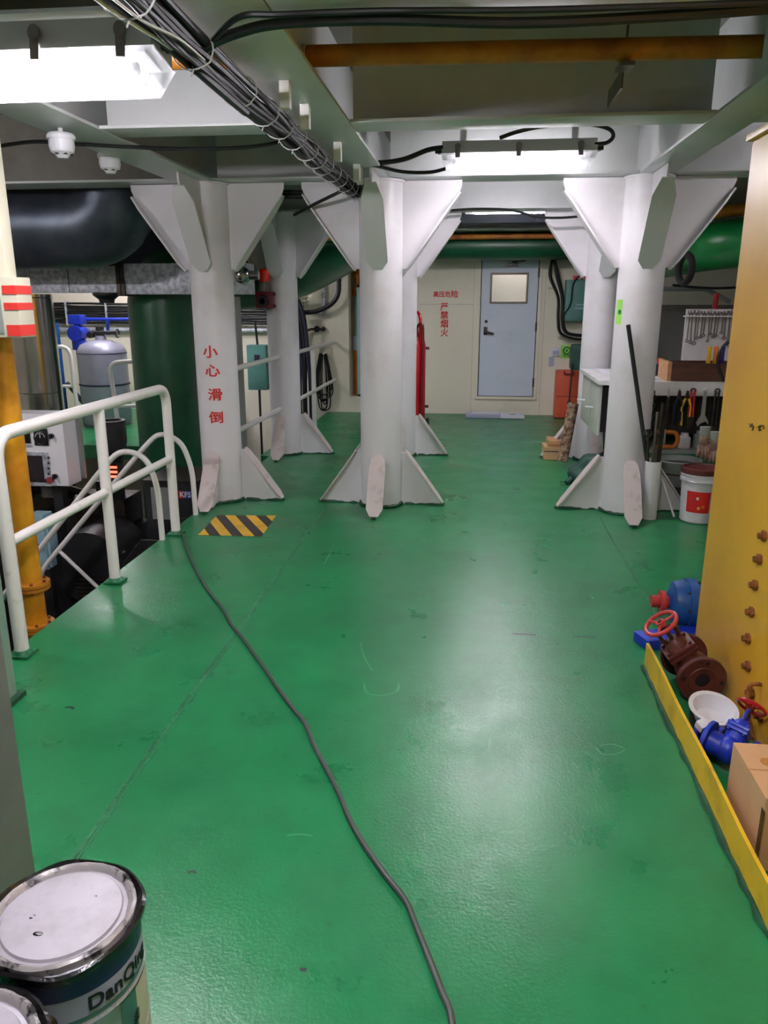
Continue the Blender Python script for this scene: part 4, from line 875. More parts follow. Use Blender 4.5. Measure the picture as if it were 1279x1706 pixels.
gate_valve('blue gate valve with a red handwheel lying behind the cardboard box', (.905, 2.42, .075), basis((-.75, .6, .1), (.75, .1, .42)), 'valve_blue', 'red_paint', .72)
t = thing('blue_pump', 'blue flanged pump with a red coupling at the tank corner', 'pump', (1.1, 3.62, 0))
c = V((1.09, 3.62, .135))
b = nb(); lathe(b, [(.05, -.11), (.1, -.09), (.11, -.06), (.11, -.03), (.12, -.03), (.12, .01), (.1, .015), (.1, .13)], c, (1, 0, 0), n=28); obj('casing', b, 'pump_blue', t)
b = nb(); lathe(b, [(.03, -.19), (.03, -.15), (.055, -.15), (.055, -.128), (.03, -.125), (.03, -.10)], c, (1, 0, 0), n=20); obj('coupling', b, 'wheel_red', t)
for k in range(8):
    a = k * PI / 4; b = nb(); q = c + V((0, .105 * math.cos(a), .105 * math.sin(a))); cyl(b, q + V((-.045, 0, 0)), q + V((.03, 0, 0)), .008, n=6); obj('bolt', b, 'navy', t)
b = nb(); box(b, (.80, 3.4, .0), (1.2, 3.52, .05), bev=.008, rot=M.Rotation(.35, 3, 'Z')); obj('base_foot', b, 'valve_blue', t)
t = thing('plastic_basin', 'shallow pale plastic basin tilted in the gutter beside the valves', 'basin', (.91, 2.66, 0))
b = nb(); lathe(b, [(.055, 0), (.075, .05), (.088, .055), (.088, .06), (.072, .058), (.052, .006), (.001, .005)], (.915, 2.665, .05), (.05, -.25, .95), n=28, cap=False); obj('bowl', b, 'plastic_white', t)
b = nb(); box(b, (.86, 2.62, .0), (.97, 2.74, .05), bev=.01); obj('foot', b, 'black_paint', t)
b = nb(); box(b, (-.017, -.017, -.017), (.017, .017, .017), bev=.005); 
for v in b.verts: v.co = M.Rotation(.5, 3, 'X') @ M.Rotation(.5, 3, 'Z') @ v.co + V((.835, 2.5, .117))
tag(obj('white_cap', b, 'plastic_white'), 'small white plastic cap lying on the blue valve', 'cap')
t = thing('blue_coupling', 'short blue pipe coupling lying against the yellow coaming', 'coupling', (.87, 2.5, 0))
b = nb(); lathe(b, [(.045, -.05), (.045, -.03), (.035, -.027), (.035, .02), (.045, .025), (.045, .04)], (.885, 2.545, .052), (.6, -.5, .0), n=20); obj('pipe_piece', b, 'valve_blue', t)

# workbench
t = thing('workbench', 'white topped workbench with pale cabinet doors behind the right column', 'workbench', (1.6, 6.8, 0))
b = nb(); box(b, (1.0, 6.29, .90), (2.5, 7.4, .935), bev=.004); obj('top', b, 'bench_white', t)
b = nb(); box(b, (1.045, 6.45, .5), (2.4, 7.36, .899)); obj('carcass', b, 'dark_gap', t)
for (y0, y1) in ((6.85, 7.33), (6.36, 6.82)):
    b = nb(); box(b, (1.018, y0, .485), (1.044, y1, .893), bev=.008); d_ = obj('door', b, 'bench_door', t)
    b = nb(); cyl(b, (1.018, y0 + .26, .68), (.95, y0 + .26, .685), .009, n=8); obj('handle', b, 'plastic_white', d_)
for (x, y) in ((1.36, 6.36), (2.3, 6.36), (1.3, 7.3), (2.3, 7.3)): b = nb(); box(b, (x - .025, y - .025, 0), (x + .025, y + .025, .899)); obj('leg', b, 'cabinet_grey', t)
b = nb(); box(b, (1.3, 6.24, .83), (2.4, 6.262, .935), bev=.003); box(b, (1.3, 6.262, .9), (2.4, 6.289, .934)); rail_ = obj('tool_rail', b, 'bench_white', t)
b = nb(); box(b, (1.35, 6.3, .36), (2.3, 7.2, .39)); obj('lower_shelf', b, 'cabinet_grey', t)
b = nb(); box(b, (1.36, 7.0, .39), (2.3, 7.03, .898)); obj('back_panel', b, 'teal_box', t)
b = nb(); box(b, (1.12, 6.9, .936), (1.4, 7.3, .945)); o = tag(obj('paper_sheet', b, 'paper', flat=True), 'white paper sheet lying at the far end of the workbench', 'paper')
hooks = [1.40, 1.52, 1.60, 1.70, 1.79, 1.88, 1.97, 2.05]
for x in hooks: b = nb(); tube(b, smooth([(x, 6.245, .88), (x, 6.215, .872), (x, 6.205, .885), (x, 6.205, .9)], 3), .004, 5); obj('hook', b, 'tool_steel', rail_)
# drawer-like wooden box, rack board, wrenches
t = thing('wooden_box', 'dark wooden box with a light end standing on the workbench', 'box', (1.75, 6.45, .935))
b = nb(); box(b, (1.55, 6.31, .937), (2.2, 6.33, 1.075)); obj('front', b, 'wood_dark', t)
b = nb(); box(b, (1.52, 6.305, .937), (1.549, 6.62, 1.085)); obj('end_panel', b, 'wood_light', t)
b = nb(); box(b, (1.55, 6.6, .937), (2.2, 6.62, 1.075)); box(b, (1.55, 6.33, .937), (2.2, 6.6, .95)); obj('back_and_base', b, 'wood_dark', t)
t = thing('wrench_rack', 'white wrench rack board with a slotted shelf on the workbench', 'tool rack', (1.8, 6.7, .935))
RY = 6.72; p = aty(1143, 515, RY); q = aty(1240, 602, RY)
b = nb(); box(b, (p.x, RY, .937), (q.x, RY + .015, p.z), bev=.004); obj('board', b, 'bench_white', t)
sz = aty(1140, 526, RY).z; b = nb(); box(b, (p.x - .02, RY - .07, sz - .008), (q.x, RY - .001, sz), bev=.002); obj('shelf', b, 'label_white', t)
def wrench_mesh():
    b = nb(); cyl(b, (0, 0, 0), (0, 0, -1), .028, n=6)
    for v in b.verts: v.co.y *= .5
    ring(b, (0, 0, -1.06), (0, 1, 0), .055, .024, 12, 6)
    prism(b, [(-.03, -.02, 0), (.03, -.02, 0), (.085, -.02, .1), (.075, -.02, .2), (.04, -.02, .21), (.035, -.02, .11), (-.035, -.02, .11), (-.04, -.02, .21), (-.075, -.02, .2), (-.085, -.02, .1)], (0, .04, 0))
    return b
w0 = obj('combination_wrench', wrench_mesh(), 'wrench_steel'); tag(w0, 'steel combination wrench hanging in the white rack', 'wrench', 'wrenches in the white rack')
nW = 18
for i in range(nW):
    o = w0 if i == 0 else dup(w0)
    x = p.x + .02 + i * (q.x - p.x - .06) / (nW - 1); ln = [.19, .2, .21, .17, .16, .15, .19, .14, .16, .15, .13, .17, .2, .22, .2, .18, .16, .15][i]
    o.location = (x, RY - .045 + (i % 2) * .02, sz + .004); o.scale = (.17 + .03 * (i % 3), .2, ln); o.rotation_euler = (0, random.uniform(-.05, .05), 0)
def hang(name, label, cat, x, parts, y=6.2, z=.875):
    t = thing(name, label, cat, (x, y, z))
    for (nm, b, m) in parts: obj(nm, b, m, t, world=False)
    return t
def bars(*L):
    b = nb()
    for (a, c, r) in L: cyl(b, a, c, r, n=8)
    return b
# adjustable wrench
b = nb(); prism(b, [(-.012, -.006, 0), (.012, -.006, 0), (.016, -.006, -.2), (-.016, -.006, -.2)], (0, .012, 0)); ring(b, (0, 0, .0), (0, 1, 0), .015, .005, 14, 6)
h_ = nb(); prism(h_, [(-.018, -.009, -.19), (.018, -.009, -.19), (.04, -.009, -.225), (.05, -.009, -.26), (.025, -.009, -.235), (-.012, -.009, -.25), (-.03, -.009, -.275), (-.045, -.009, -.25)], (0, .018, 0))
hang('adjustable_wrench', 'chrome adjustable wrench hanging from the bench tool rail', 'wrench', 1.79, [('handle', b, 'tool_steel'), ('jaw', h_, 'tool_steel')])
def pipe_wrench(x, label, m, ln):
    b = bars(((-.012, 0, .0), (-.016, 0, -ln), .009), ((.012, 0, 0), (.016, 0, -ln), .009)); h = nb(); box(h, (-.028, -.012, -ln - .09), (.03, .012, -ln), bev=.004); e_ = nb(); ring(e_, (0, 0, .0), (0, 1, 0), .018, .006, 14, 6)
    hang('pipe_wrench', label, 'wrench', x, [('handle', b, m), ('head', h, 'dark_steel'), ('hanging_eye', e_, 'dark_steel')])
pipe_wrench(1.70, 'dark pipe wrench with red marked handle on the tool rail', 'tool_red', .2)
pipe_wrench(1.88, 'long grey and red pipe wrench on the tool rail', 'dark_steel', .28)
pipe_wrench(1.97, 'dark green handled pipe wrench on the tool rail', 'bag_green', .26)
def plier(x, label, m, ln):
    b = nb(); tube(b, smooth([(-.01, 0, -.06), (-.03, 0, -.12), (-.025, 0, -ln)], 4), .01, 8); tube(b, smooth([(.01, 0, -.06), (.03, 0, -.12), (.025, 0, -ln)], 4), .01, 8)
    h = nb(); prism(h, [(-.018, -.006, -.07), (.018, -.006, -.07), (.008, -.006, .0), (-.008, -.006, .0)], (0, .012, 0)); hang('pliers', label, 'pliers', x, [('grips', b, m), ('jaws', h, 'dark_steel')])
plier(1.60, 'navy handled pliers hanging from the bench tool rail', 'navy', .24); plier(1.66, 'yellow handled cutters hanging from the bench tool rail', 'tool_yellow', .27); plier(2.05, 'black handled pliers at the end of the tool rail', 'ink', .25)
b = bars(((0, 0, -.0), (0, 0, -.42), .008)); h_ = nb(); box(h_, (-.014, -.012, -.3), (.014, .012, -.05), bev=.004)
hang('long_file', 'long slim file hanging from the bench tool rail', 'file', 1.52, [('blade', b, 'tool_steel'), ('grip', h_, 'dark_steel')])
b = nb(); 
for k in range(9): ring(b, (0, 0, -.02 - k * .033), (0, 1, 0) if k % 2 else (1, 0, 0), .018, .005, 10, 6)
hang('chain', 'dark steel chain hanging at the start of the tool rail', 'chain', 1.41, [('links', b, 'dark_steel')])
# clutter on the bench top behind the column
b = nb(); box(b, (1.42, 6.75, .937), (1.6, 6.95, 1.03), bev=.006); t = thing('parts_tray', 'dark tray of small coloured parts on the workbench', 'tray', (1.5, 6.85, .935)); obj('tray_body', b, 'navy', t)
for k, m in enumerate(('tool_red', 'sticker_green', 'tool_yellow', 'teal_box', 'tape_red', 'tool_orange')):
    b = nb(); x = 1.435 + k * .028; box(b, (x, 6.76, 1.031), (x + .022, 6.9, 1.05 + .012 * (k % 3)), bev=.003); obj('coloured_part', b, m, t)
b = nb(); box(b, (1.4, 6.42, .937), (1.5, 6.7, .943)); box(b, (1.4, 6.43, .943), (1.5, 6.69, .949)); tag(obj('notebook', b, 'paper'), 'white notebook lying beside the wooden box on the workbench', 'notebook')
for k, m, l in ((0, 'tool_yellow', 'yellow'), (1, 'tool_orange', 'orange'), (2, 'band_blue', 'blue')):
    t = thing('screwdriver', '%s handled screwdriver standing in the wooden box' % l, 'screwdriver', (1.86 + k * .05, 6.45, .95)); x = 1.86 + k * .05
    b = nb(); lathe(b, [(.012, .1), (.018, .12), (.016, .2), (.019, .24), (.012, .25)], (x, 6.45, .95), n=10); obj('grip', b, m, t)
    b = nb(); cyl(b, (x, 6.45, .952), (x, 6.45, 1.06), .006, n=8); obj('blade', b, 'tool_steel', t)
b = nb(); lathe(b, [(.02, 0), (.02, .14), (.008, .17), (.008, .2)], (1.98, 6.85, .937), n=14); cyl(b, (1.98, 6.85, 1.13), (1.98, 6.85, 1.6), .022, n=12); tag(obj('red_flare_tube', b, 'red_paint'), 'slim red tube standing behind the wrench rack', 'tube')
b = nb(); tube(b, smooth([aty(1206, 635, 6.2), aty(1196, 610, 6.2), aty(1197, 590, 6.2), aty(1206, 575, 6.2), aty(1216, 570, 6.2)], 5), .012, 8); tag(obj('cable_loop', b, 'black_cable'), 'black cable loop hanging over the edge of the wooden box', 'cable')

# items below the bench end
t = thing('paint_bucket', 'white plastic paint bucket with a red label and dirty red lid', 'bucket', (1.665, 5.62, 0))
c = (1.665, 5.62, 0)
b = nb(); lathe(b, [(.118, .002), (.125, .01), (.135, .30), (.148, .30), (.148, .325), (.138, .325), (.138, .345), (.146, .345), (.146, .36)], c, n=36); obj('pail', b, 'bucket_white', t)
b = nb(); lathe(b, [(.147, .358), (.147, .395), (.13, .40), (.125, .385), (.001, .385)], c, n=36); lid_ = obj('lid', b, 'rust_red', t)
def bucket_pt(th, z, r=.1335): return (c[0] + (r - .001 + (z - .05) * .035) * math.cos(th), c[1] + (r - .001 + (z - .05) * .035) * math.sin(th), z)
b = nb(); g = []
for i in range(13):
    th = -2.55 + 1.25 * i / 12; g.append([b.verts.new(bucket_pt(th, z, .1285)) for z in (.085, .24)])
for a, d in zip(g, g[1:]): b.faces.new((a[0], d[0], d[1], a[1]))
lb = obj('red_label', b, 'sign_red', t)
for k, (th, z, m) in enumerate(((-2.2, .18, 'tape_red'), (-1.95, .19, 'label_cream'), (-1.85, .12, 'tool_yellow'), (-1.62, .13, 'tool_orange'))):
    b = nb(); sphere(b, bucket_pt(th, z, .129), .012, (1, .3, 1), 10, 6); obj('label_spot', b, m, lb)
b = nb(); tube(b, [(1.665 + .15 * math.cos(a), 5.62 + .15 * math.sin(a), .31 - .16 * math.sin((a + PI) / 1.0) * -1 * 0 - .0) for a in [-PI + i * PI / 12 for i in range(13)]], .003, 5); obj('wire_handle', b, 'tool_steel', t)
t = thing('rod_holder', 'white pipe holder with metal rods standing beside the right column', 'holder', (1.32, 5.63, 0))
b = nb(); lathe(b, [(.056, .002), (.056, .43), (.05, .43), (.05, .05), (.001, .05)], (1.32, 5.63, 0), n=24); obj('holder_tube', b, 'white_paint', t)
for k, (dx, dy, ln, tl, m) in enumerate(((-.025, 0, .66, -.03, 'dark_steel'), (.0, .02, .78, .0, 'steel_plate'), (.025, -.01, .72, .02, 'dark_steel'), (.01, -.025, .85, .01, 'dark_steel'))):
    b = nb(); x, y = 1.32 + dx, 5.63 + dy; cyl(b, (x, y, .06), (x + tl, y, ln), .011, n=8)
    if k == 0: ring(b, (x + tl, y, ln - .03), (0, 1, 0), .025, .008, 14, 6)
    tag(obj('metal_rod', b, m), ['short dark rod with a ring end in the white pipe holder', 'brownish plain rod in the white pipe holder', 'dark plain rod in the white pipe holder', 'tallest dark rod standing in the white pipe holder'][k], 'rod', 'rods in the pipe holder')
b = nb(); a_ = aty(1046, 541, 5.655); c_ = aty(1089, 790, 5.52); cyl(b, a_, V((1.358, 5.64, .06)), .015, n=10)
tag(obj('black_rod', b, 'black_paint'), 'long black rod leaning against the right column', 'rod')
t = thing('drain_pan', 'grey metal pan with a dark inside on the floor below the tool rail', 'pan', (1.62, 6.1, 0))
b = nb(); lathe(b, [(.10, .002), (.165, .20), (.175, .2), (.17, .21), (.155, .205), (.10, .02), (.001, .015)], (1.62, 6.1, .15), n=32); obj('pan_bowl', b, 'cabinet_grey', t)
b = nb(); cyl(b, (1.62, 6.1, .25), (1.62, 6.1, .32), .135, n=28); obj('waste_oil', b, 'tar', t)
b = nb(); box(b, (1.48, 5.97, 0), (1.76, 6.22, .15), bev=.01); obj('crate_under', b, 'dark_gap', t)
b = nb(); cyl(b, (1.42, 5.93, .36), (1.50, 5.62, .02), .008, n=8); tag(obj('thin_white_rod', b, 'label_white'), 'thin white rod slanting from the pan to the paint bucket', 'rod')
t = thing('clamp', 'orange clamp lying on the shelf below the tool rail', 'clamp', (1.56, 6.35, .39))
b = nb(); tube(b, fillet([(1.47, 6.33, .41), (1.64, 6.33, .41), (1.66, 6.33, .47), (1.64, 6.33, .53), (1.47, 6.33, .53)], .03), .017, 8); obj('frame', b, 'tool_orange', t)
b = nb(); cyl(b, (1.49, 6.33, .53), (1.49, 6.33, .42), .008, n=8); obj('screw', b, 'dark_steel', t)
for k, (x, m, h) in enumerate(((1.73, 'label_white', .08), (1.85, 'cabinet_grey', .1), (1.98, 'plastic_white', .07))):
    b = nb(); lathe(b, [(.05, 0), (.05, h), (.03, h + .02), (.03, h + .04)], (x, 6.42, .391), n=20); tag(obj('small_can', b, m), ['white can with a narrow neck on the bench shelf', 'grey can with a narrow neck on the bench shelf', 'off-white jar on the bench shelf beside the grey can'][k], 'can')
t = thing('blue_can', 'blue drum can with work gloves on top beside the paint bucket', 'can', (1.955, 5.90, 0))
b = nb(); lathe(b, [(.12, .002), (.12, .5), (.11, .51), (.03, .51)], (1.955, 5.90, 0), n=24); obj('can_body', b, 'navy', t)
b = nb(); ring(b, (1.955, 5.90, .49), (0, 0, 1), .12, .006, 24, 6); obj('rim', b, 'valve_blue', t)
def glove(x, y, z, label, rz):
    t = thing('work_glove', label, 'glove', (x, y, z), rz)
    b = nb(); sphere(b, (0, 0, 0), .05, (.75, .45, 1.15), 14, 10)
    for k, (dx, ln, a) in enumerate(((-.03, .075, -.12), (-.01, .09, -.03), (.011, .088, .04), (.03, .07, .14))):
        tube(b, smooth([(dx, 0, -.035), (dx + a * ln * .5, -.012, -.04 - ln * .55), (dx + a * ln, -.004, -.04 - ln)], 3), [.0145, .015, .015, .014, .013, .012, .008], 8)
    tube(b, smooth([(.03, -.01, .01), (.058, -.015, -.02), (.062, -.01, -.055)], 3), [.015, .015, .014, .014, .013, .011, .007], 8)
    obj('hand_part', b, 'glove', t, world=False)
    b = nb(); lathe(b, [(.034, .035), (.038, .055), (.04, .10), (.034, .10)], (0, 0, 0), n=16)
    for v in b.verts: v.co.y *= .55
    obj('cuff', b, 'cabinet_grey', t, world=False)
g1, g2 = aty(1172, 738, 5.76), aty(1187, 746, 5.76)
glove(g1.x, 5.76, g1.z + .02, 'brown work glove draped at the front of the blue can', .1); glove(g2.x, 5.76, g2.z + .02, 'second brown work glove draped beside the first on the can', -.2)
t = thing('yellow_tool_tray', 'yellow plastic tool tray behind the yellow tank edge', 'tray', (1.8, 5.35, 0))
b = nb(); box(b, (1.76, 5.28, .36), (2.1, 5.5, .42), bev=.01, rot=M.Rotation(.25, 3, 'Y')); obj('tray_body', b, 'tool_yellow', t)
b = nb(); box(b, (1.84, 5.32, 0), (2.1, 5.48, .34), bev=.01); obj('stand', b, 'dark_gap', t)
# dark background on the right
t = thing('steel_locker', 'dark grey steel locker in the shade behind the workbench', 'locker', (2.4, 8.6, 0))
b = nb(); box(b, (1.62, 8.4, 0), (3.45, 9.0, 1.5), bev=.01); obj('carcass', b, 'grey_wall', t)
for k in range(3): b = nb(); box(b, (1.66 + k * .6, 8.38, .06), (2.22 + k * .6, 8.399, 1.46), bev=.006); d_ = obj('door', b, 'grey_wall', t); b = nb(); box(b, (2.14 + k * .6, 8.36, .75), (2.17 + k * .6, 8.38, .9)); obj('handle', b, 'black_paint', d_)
t = thing('tyre', 'black rubber ring hanging on a rope above the wrench rack', 'tyre', (1.75, 6.85, 1.7)); p = aty(1141, 448, 6.85)
b = nb(); ring(b, (p.x, 6.85, p.z), (1, .25, 0), .11, .028, 28, 10); obj('ring', b, 'rubber', t); b = nb(); cyl(b, (p.x, 6.85, p.z + .12), (p.x, 6.85, 2.855), .006, n=6); obj('rope', b, 'black_cable', t)
b = nb(); tube(b, smooth([aty(1120, 475, 8.25), aty(1180, 480, 8.2), aty(1240, 478, 8.2), aty(1300, 470, 8.2)], 5), .012, 8); tag(obj('hanging_cable', b, 'black_cable'), 'black cable strung in the shade over the steel locker', 'cable')
b = nb(); tube(b, fillet([(1.75, 8.5, 1.53), (1.75, 8.5, 1.66), (2.35, 8.5, 1.66), (2.6, 8.5, 1.53)], .05), .022, 8); tag(obj('bent_pipe_frame', b, 'cabinet_grey'), 'grey bent pipe frame lying on top of the locker', 'frame')
# green pipe and yellow pipe, right bay
t = thing('green_main_pipe', 'bright green large pipe under the deckhead right of the columns', 'pipe', (2.3, 7.2, 2.15))
b = nb(); tube(b, fillet([(3.46, 6.4, 2.13), (2.02, 7.25, 2.0), (2.02, 9.2, 1.98)], .3), .2, 28); obj('pipe_run', b, 'pipe_green', t)
b = nb(); ring(b, (2.4, 7.03, 2.035), (-.86, .51, -.08), .201, .008, 32, 6); obj('strap', b, 'duct_green', t)
b = nb(); box(b, (2.36, 6.95, 2.24), (2.44, 7.0, 2.855)); obj('hanger', b, 'dark_steel', t)
b = nb(); tube(b, fillet([(3.46, 6.62, 2.36), (2.05, 7.42, 2.285), (2.05, 9.2, 2.285)], .2), .05, 18); tag(obj('yellow_main_pipe', b, 'yellow_pipe'), 'yellow pipe running just above the bright green pipe', 'pipe')

# ---- between right columns and the back wall
p = aty(944, 466, 10.7); q = aty(985, 535, 10.7)
t = thing('control_box', 'teal electrical control box on the wall right of the door', 'electrical box', (p.x + .2, 10.8, q.z))
b = nb(); box(b, (p.x, 10.68, q.z), (p.x + .36, 10.898, p.z), bev=.01); obj('box_body', b, 'teal_box', t)
b = nb(); box(b, (p.x + .02, 10.665, q.z + .02), (p.x + .34, 10.679, p.z - .02), bev=.005); obj('door_panel', b, 'teal_box', t)
b = nb(); box(b, (p.x + .14, 10.66, q.z + .2), (p.x + .24, 10.664, q.z + .22)); box(b, (p.x + .12, 10.66, q.z + .15), (p.x + .24, 10.664, q.z + .175)); obj('label_plate', b, 'pale_blue', t)
b = nb(); tube(b, smooth([(p.x + .2, 10.75, p.z + .0), (p.x + .2, 10.7, p.z + .08), (p.x + .08, 10.64, p.z - .05), (p.x + .06, 10.64, p.z - .3), (p.x - .02, 10.66, q.z + .08)], 6), .009, 7); obj('wire', b, 'black_cable', t)
b = nb(); cyl(b, (p.x + .12, 10.78, p.z), (p.x + .12, 10.78, p.z + .05), .03, n=12); cyl(b, (p.x + .26, 10.78, p.z), (p.x + .26, 10.78, p.z + .05), .03, n=12); obj('gland', b, 'tape_red', t)
t = thing('cable_loom', 'thick loom of black cables curving down beside the control box', 'cables', (1.1, 10.8, 1.2))
for k in range(12):
    o_ = random.uniform(-.05, .05); b = nb(); v_ = random.uniform(-.04, .04)
    tube(b, smooth([aty(922 + o_ * 60, 432, 10.75 + v_), aty(924 + o_ * 200, 460, 10.72 + v_), aty(934 + o_ * 120, 495, 10.74 + v_), aty(934 + o_ * 120, 530, 10.74 + v_), aty(938 + o_ * 120, 552 - o_ * 60, 10.74 + v_), aty(955, 560 - o_ * 100, 10.74 + v_), aty(990, 562 - o_ * 100, 10.74 + v_)], 6), .014, 7); obj('cable', b, 'black_cable', t)
for (x, y) in ((917, 480), (932, 562)): b = nb(); c = aty(x, y, 10.88); box(b, c - V((.03, .02, .012)), c + V((.05, .015, .012))); obj('bracket', b, 'cream_box', t)
# switch, green sticker, papers
p = aty(925, 586, 10.89); b = nb(); box(b, (p.x - .05, 10.87, p.z - .055), (p.x + .05, 10.899, p.z + .055), bev=.004); t = thing('light_switch', 'pale lilac double light switch beside the green wall sticker', 'switch', (p.x, 10.89, p.z - .05)); obj('plate', b, 'paper', t)
for s in (-1, 1): b = nb(); box(b, (p.x + s * .022 - .017, 10.864, p.z - .035), (p.x + s * .022 + .017, 10.8695, p.z + .015), bev=.002); obj('rocker', b, 'band_lilac', t)
b = nb(); p = aty(919, 602, 10.89); box(b, (p.x - .04, 10.895, p.z - .07), (p.x + .03, 10.899, p.z + .06)); tag(obj('paper_note', b, 'band_lilac', flat=True), 'small lilac paper note on the wall below the light switch', 'note')
p = aty(944, 586, 10.89); t = thing('wall_sticker', 'square green sticker with a dark round arrow symbol on the back wall', 'sticker', (p.x, 10.89, p.z - .08))
b = nb(); box(b, (p.x - .08, 10.895, p.z - .09), (p.x + .08, 10.899, p.z + .09)); obj('sheet', b, 'sticker_green', t, flat=True)
b = nb(); ring(b, (p.x, 10.894, p.z + .015), (0, 1, 0), .045, .012, 24, 6); cyl(b, (p.x, 10.893, p.z + .015), (p.x, 10.896, p.z + .015), .018, n=12)
for v in b.verts: v.co.y = 10.894 + (v.co.y - 10.894) * .1
obj('symbol', b, 'sticker_dark', t)
bb = text_bm('节电', .05, lambda u, v: (p.x + u, 10.894, p.z - .06 + v)); obj('lettering', bb, 'sticker_dark', t)
p = aty(1029, 520, 5.7); b = nb(); g = []
t = thing('column_sticker', 'bright green sticker on the side of the right column', 'sticker', (p.x, 5.75, p.z))
zc = aty(1031, 520, 5.75).z
for i in range(7):
    th = math.radians(192 + 24 * i / 6); g.append([b.verts.new((1.165 + .1595 * math.cos(th), 5.85 + .1595 * math.sin(th), zc + s * .085)) for s in (-1, 1)])
for a, d in zip(g, g[1:]): b.faces.new((a[0], d[0], d[1], a[1]))
obj('sheet', b, 'sticker_green', t)
b = nb(); g = []
for i in range(9):
    th = math.radians(208); g.append(b.verts.new((1.165 + .1603 * math.cos(th + .12 * math.cos(i * PI / 4.5)), 5.85 + .1603 * math.sin(th + .12 * math.cos(i * PI / 4.5)), zc + .018 * math.sin(i * PI / 4.5))))
b.faces.new(g); obj('symbol', b, 'sticker_dark', t)
# orange case, green drill head
p = aty(927, 617, 10.6); q = aty(968, 690, 10.6)
t = thing('orange_case', 'upright orange plastic tool case standing against the back wall', 'case', (p.x + .15, 10.7, 0))
b = nb(); box(b, (p.x, 10.6, .004), (p.x + .33, 10.8, p.z), bev=.03); obj('shell', b, 'orange_case', t)
b = nb(); tube(b, fillet([(p.x + .1, 10.58, p.z - .01), (p.x + .1, 10.58, p.z - .05), (p.x + .22, 10.58, p.z - .05), (p.x + .22, 10.58, p.z - .01)], .02), .01, 8); obj('handle', b, 'maroon', t)
b = nb(); cyl(b, (p.x + .02, 10.598, .3), (p.x + .31, 10.598, .3), .004, n=6); obj('seam', b, 'rust_red', t)
p = aty(960, 597, 9.9); t = thing('bench_drill', 'dark green bench drill head with a hanging feed lever', 'drill', (p.x + .05, 9.9, 0))
b = nb(); box(b, (p.x - .07, 9.8, p.z - .14), (p.x + .2, 10.05, p.z + .17), bev=.04); obj('head', b, 'bag_green', t)
b = nb(); cyl(b, (p.x - .06, 9.78, p.z - .05), (p.x - .07, 9.78, p.z - .52), .011, n=8); sphere(b, (p.x - .07, 9.78, p.z - .53), .025); obj('lever', b, 'dark_steel', t)
b = nb(); cyl(b, (p.x + .22, 9.95, .03), (p.x + .22, 9.95, p.z), .05); box(b, (p.x + .02, 9.78, 0), (p.x + .36, 10.1, .04), bev=.01); obj('pillar', b, 'bag_green', t)
# rolled mat, cardboard boxes, green bag
t = thing('rolled_mat', 'brown patterned rolled mat leaning behind the bench doors', 'rolled mat', (.98, 7.65, 0))
b = nb(); a_ = aty(955, 672, 7.55); cyl(b, (.89, 7.42, .05), a_, .05, n=18); obj('roll', b, 'mat_pattern', t)
t = thing('small_carton', 'small brown carton on the floor beside the rear bracket', 'box', (.78, 7.95, 0))
p = atz(905, 762); b = nb(); box(b, (.74, 7.72, .002), (.92, 8.0, .13), bev=.005); obj('carton', b, 'cardboard', t)
b = nb(); box(b, (.739, 7.717, .085), (.921, 7.7195, .093)); obj('tape', b, 'navy', t)
b = nb(); box(b, (.775, 7.74, .132), (.925, 7.98, .2), bev=.02); tag(obj('paper_parcel', b, 'wood_light'), 'crumpled brown paper parcel on top of the small carton', 'parcel')
t = thing('green_bag', 'crumpled dark green bag lying on the floor behind the right column', 'bag', (1.05, 6.95, 0))
b = nb(); bmesh.ops.create_icosphere(b, subdivisions=4, radius=1)
for v in b.verts:
    n = v.co.copy(); k = 1 + .08 * math.sin(n.x * 7 + n.z * 5) + .06 * math.sin(n.y * 9 + n.x * 4)
    v.co = V((1.12 + n.x * .25 * k, 6.75 + n.y * .3 * k, max(.002, .1 + n.z * .16 * k + .06 * n.x)))
obj('bag_body', b, 'bag_green', t)
b = nb(); tube(b, smooth([(.92, 6.7, .1), (.88, 6.66, .05), (.84, 6.63, .02)], 4), .025, 8); obj('neck', b, 'bag_green', t)

# ---- floor cable
b = nb(); pts = [atz(x, y, .009) for x, y in ((305, 893), (312, 915), (322, 940), (338, 970), (355, 995), (372, 1015), (385, 1040), (402, 1060), (420, 1085), (440, 1112), (462, 1145), (488, 1180), (508, 1205), (522, 1240), (545, 1283), (566, 1325), (580, 1360), (605, 1405), (640, 1455), (675, 1500), (692, 1540), (712, 1590), (735, 1650), (755, 1715))] + [V((.03, 1.0, .009)), V((.1, .5, .009))]
pts = [V((-2.0, 4.87, .02)), V((-1.96, 4.86, .012))] + pts
tube(b, smooth(pts, 4), .0085, 8); tag(obj('floor_cable', b, 'grey_cable'), 'dark grey cable snaking across the green floor', 'cable')

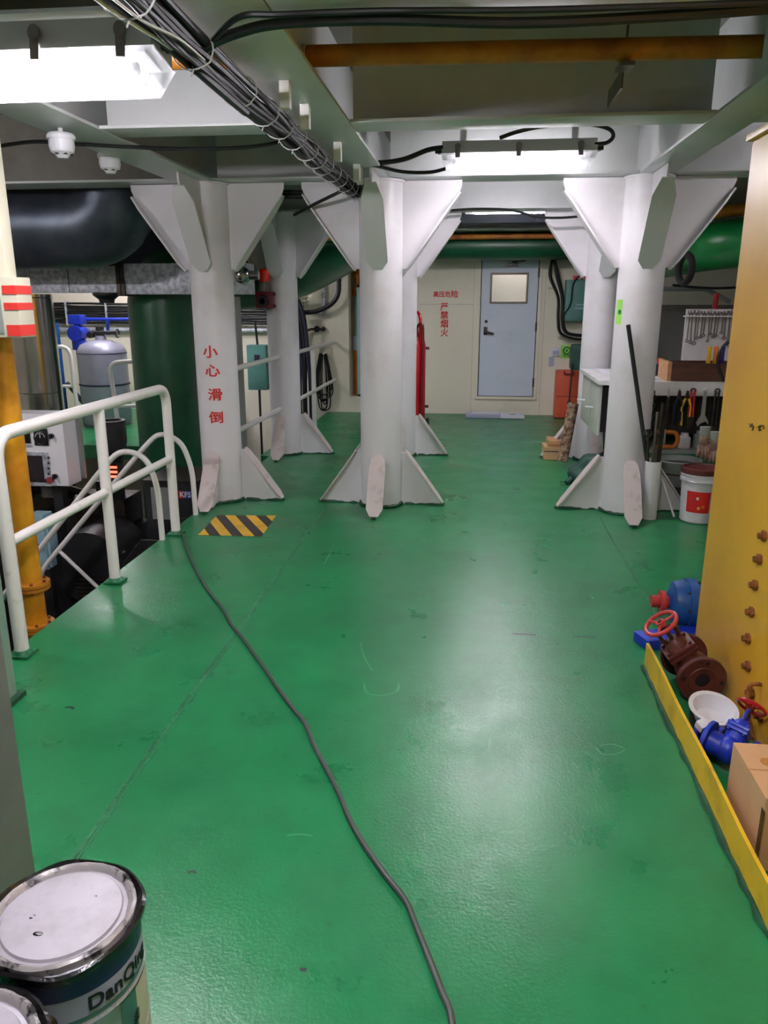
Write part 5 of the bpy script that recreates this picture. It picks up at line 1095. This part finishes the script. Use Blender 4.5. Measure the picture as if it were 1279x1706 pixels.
# ---- paint drums
def drum(loc, label, text, rot):
    t = thing('paint_drum', label, 'paint drum', loc, 0); c = V((0, 0, 0)); R0 = .143
    def o(n, b, m, p=t): return obj(n, b, m, p, world=False)
    b = nb(); lathe(b, [(R0 - .004, .002), (R0, .01), (R0, .10), (R0 + .003, .105), (R0, .11), (R0, .23), (R0 + .003, .235), (R0, .24), (R0, .365), (R0 - .002, .366)], n=56); o('drum_body', b, 'bucket_metal')
    def band(z0, z1, m, nm, r=R0 + .0008, a0=0, a1=2 * PI):
        b = nb(); n = 56; g = [[b.verts.new((r * math.cos(a), r * math.sin(a), z)) for z in (z0, z1)] for a in [a0 + (a1 - a0) * i / n for i in range(n + 1)]]
        for p, q in zip(g, g[1:]): b.faces.new((p[0], q[0], q[1], p[1]))
        return o(nm, b, m)
    band(.305, .362, 'band_blue', 'blue_band'); band(.255, .305, 'band_lilac', 'lilac_band'); band(.246, .2535, 'band_green', 'green_line')
    band(.03, .225, 'label_cream', 'side_label', R0 + .001, rot + .9, rot + 2.0); band(.0, .232, 'band_green', 'green_patch', R0 + .0009, rot + .6, rot + .91)
    b = nb(); lathe(b, [(R0 + .001, .352), (R0 + .012, .358), (R0 + .014, .374), (R0 + .008, .378), (R0 + .003, .372), (R0 - .004, .366)], n=56, cap=False)
    for v in b.verts:
        a = math.atan2(v.co.y, v.co.x); v.co.z += .004 * math.sin(3 * a + 1) + .003 * math.sin(7 * a); v.co.x *= 1 + .01 * math.sin(5 * a); v.co.y *= 1 + .01 * math.sin(5 * a)
    o('outer_rim', b, 'tar')
    b = nb(); lathe(b, [(R0 - .003, .362), (R0 - .003, .380), (R0 - .009, .384), (R0 - .016, .38), (R0 - .02, .372)], n=56, cap=False); jitter(b, .0012); o('lid_rim', b, 'lid_rim')
    b = nb(); lathe(b, [(R0 - .019, .372), (R0 - .028, .373), (R0 - .031, .378), (.001, .3785)], n=56, cap=False); ld = o('lid', b, 'bucket_lid')
    for (x, y, s) in ((-.02, -.055, .008), (-.055, -.02, .003), (-.052, -.012, .002), (.045, .05, .002)): b = nb(); sphere(b, (x, y, .3786), s, (1.3, .7, .1), 10, 6); o('tar_spot', b, 'tar', ld)
    b = nb(); rr = R0 + .0018; a0 = rot + .72
    bb = text_bm(text, .045, lambda u, v: (rr * math.cos(a0 + u / rr), rr * math.sin(a0 + u / rr), .279 + v)); o('brand_lettering', bb, 'ink')
    bb = text_bm('润滑', .03, lambda u, v: (rr * math.cos(rot + 1.2 + u / rr), rr * math.sin(rot + .95 + u / rr), .16 + v)); o('label_lettering', bb, 'ink')
    a = rot - .38; d = V((math.cos(a), math.sin(a), 0)); b = nb(); lathe(b, [(.024, 0), (.022, .006), (.012, .008), (.01, .016), (.001, .016)], d * R0 + V((0, 0, .262)), d, n=20); o('handle_lug', b, 'dark_steel')
    b = nb(); sphere(b, d * (R0 + .004) + V((0, 0, .25)), .02, (.6, .6, 2.2), 12, 8); sphere(b, (math.cos(a - .25) * (R0 + .004), math.sin(a - .25) * (R0 + .004), .29), .03, (.6, .6, 2.0), 12, 8); jitter(b, .002); o('tar_drip', b, 'tar')
    return t
drum((-.775, 1.178, 0), 'white lidded paint drum lettered on its blue rimmed side', 'DanQing', -1.0)
drum((-.80, .86, 0), 'smaller looking paint drum in front, with a black tarry rim', 'DanQing', -.6)
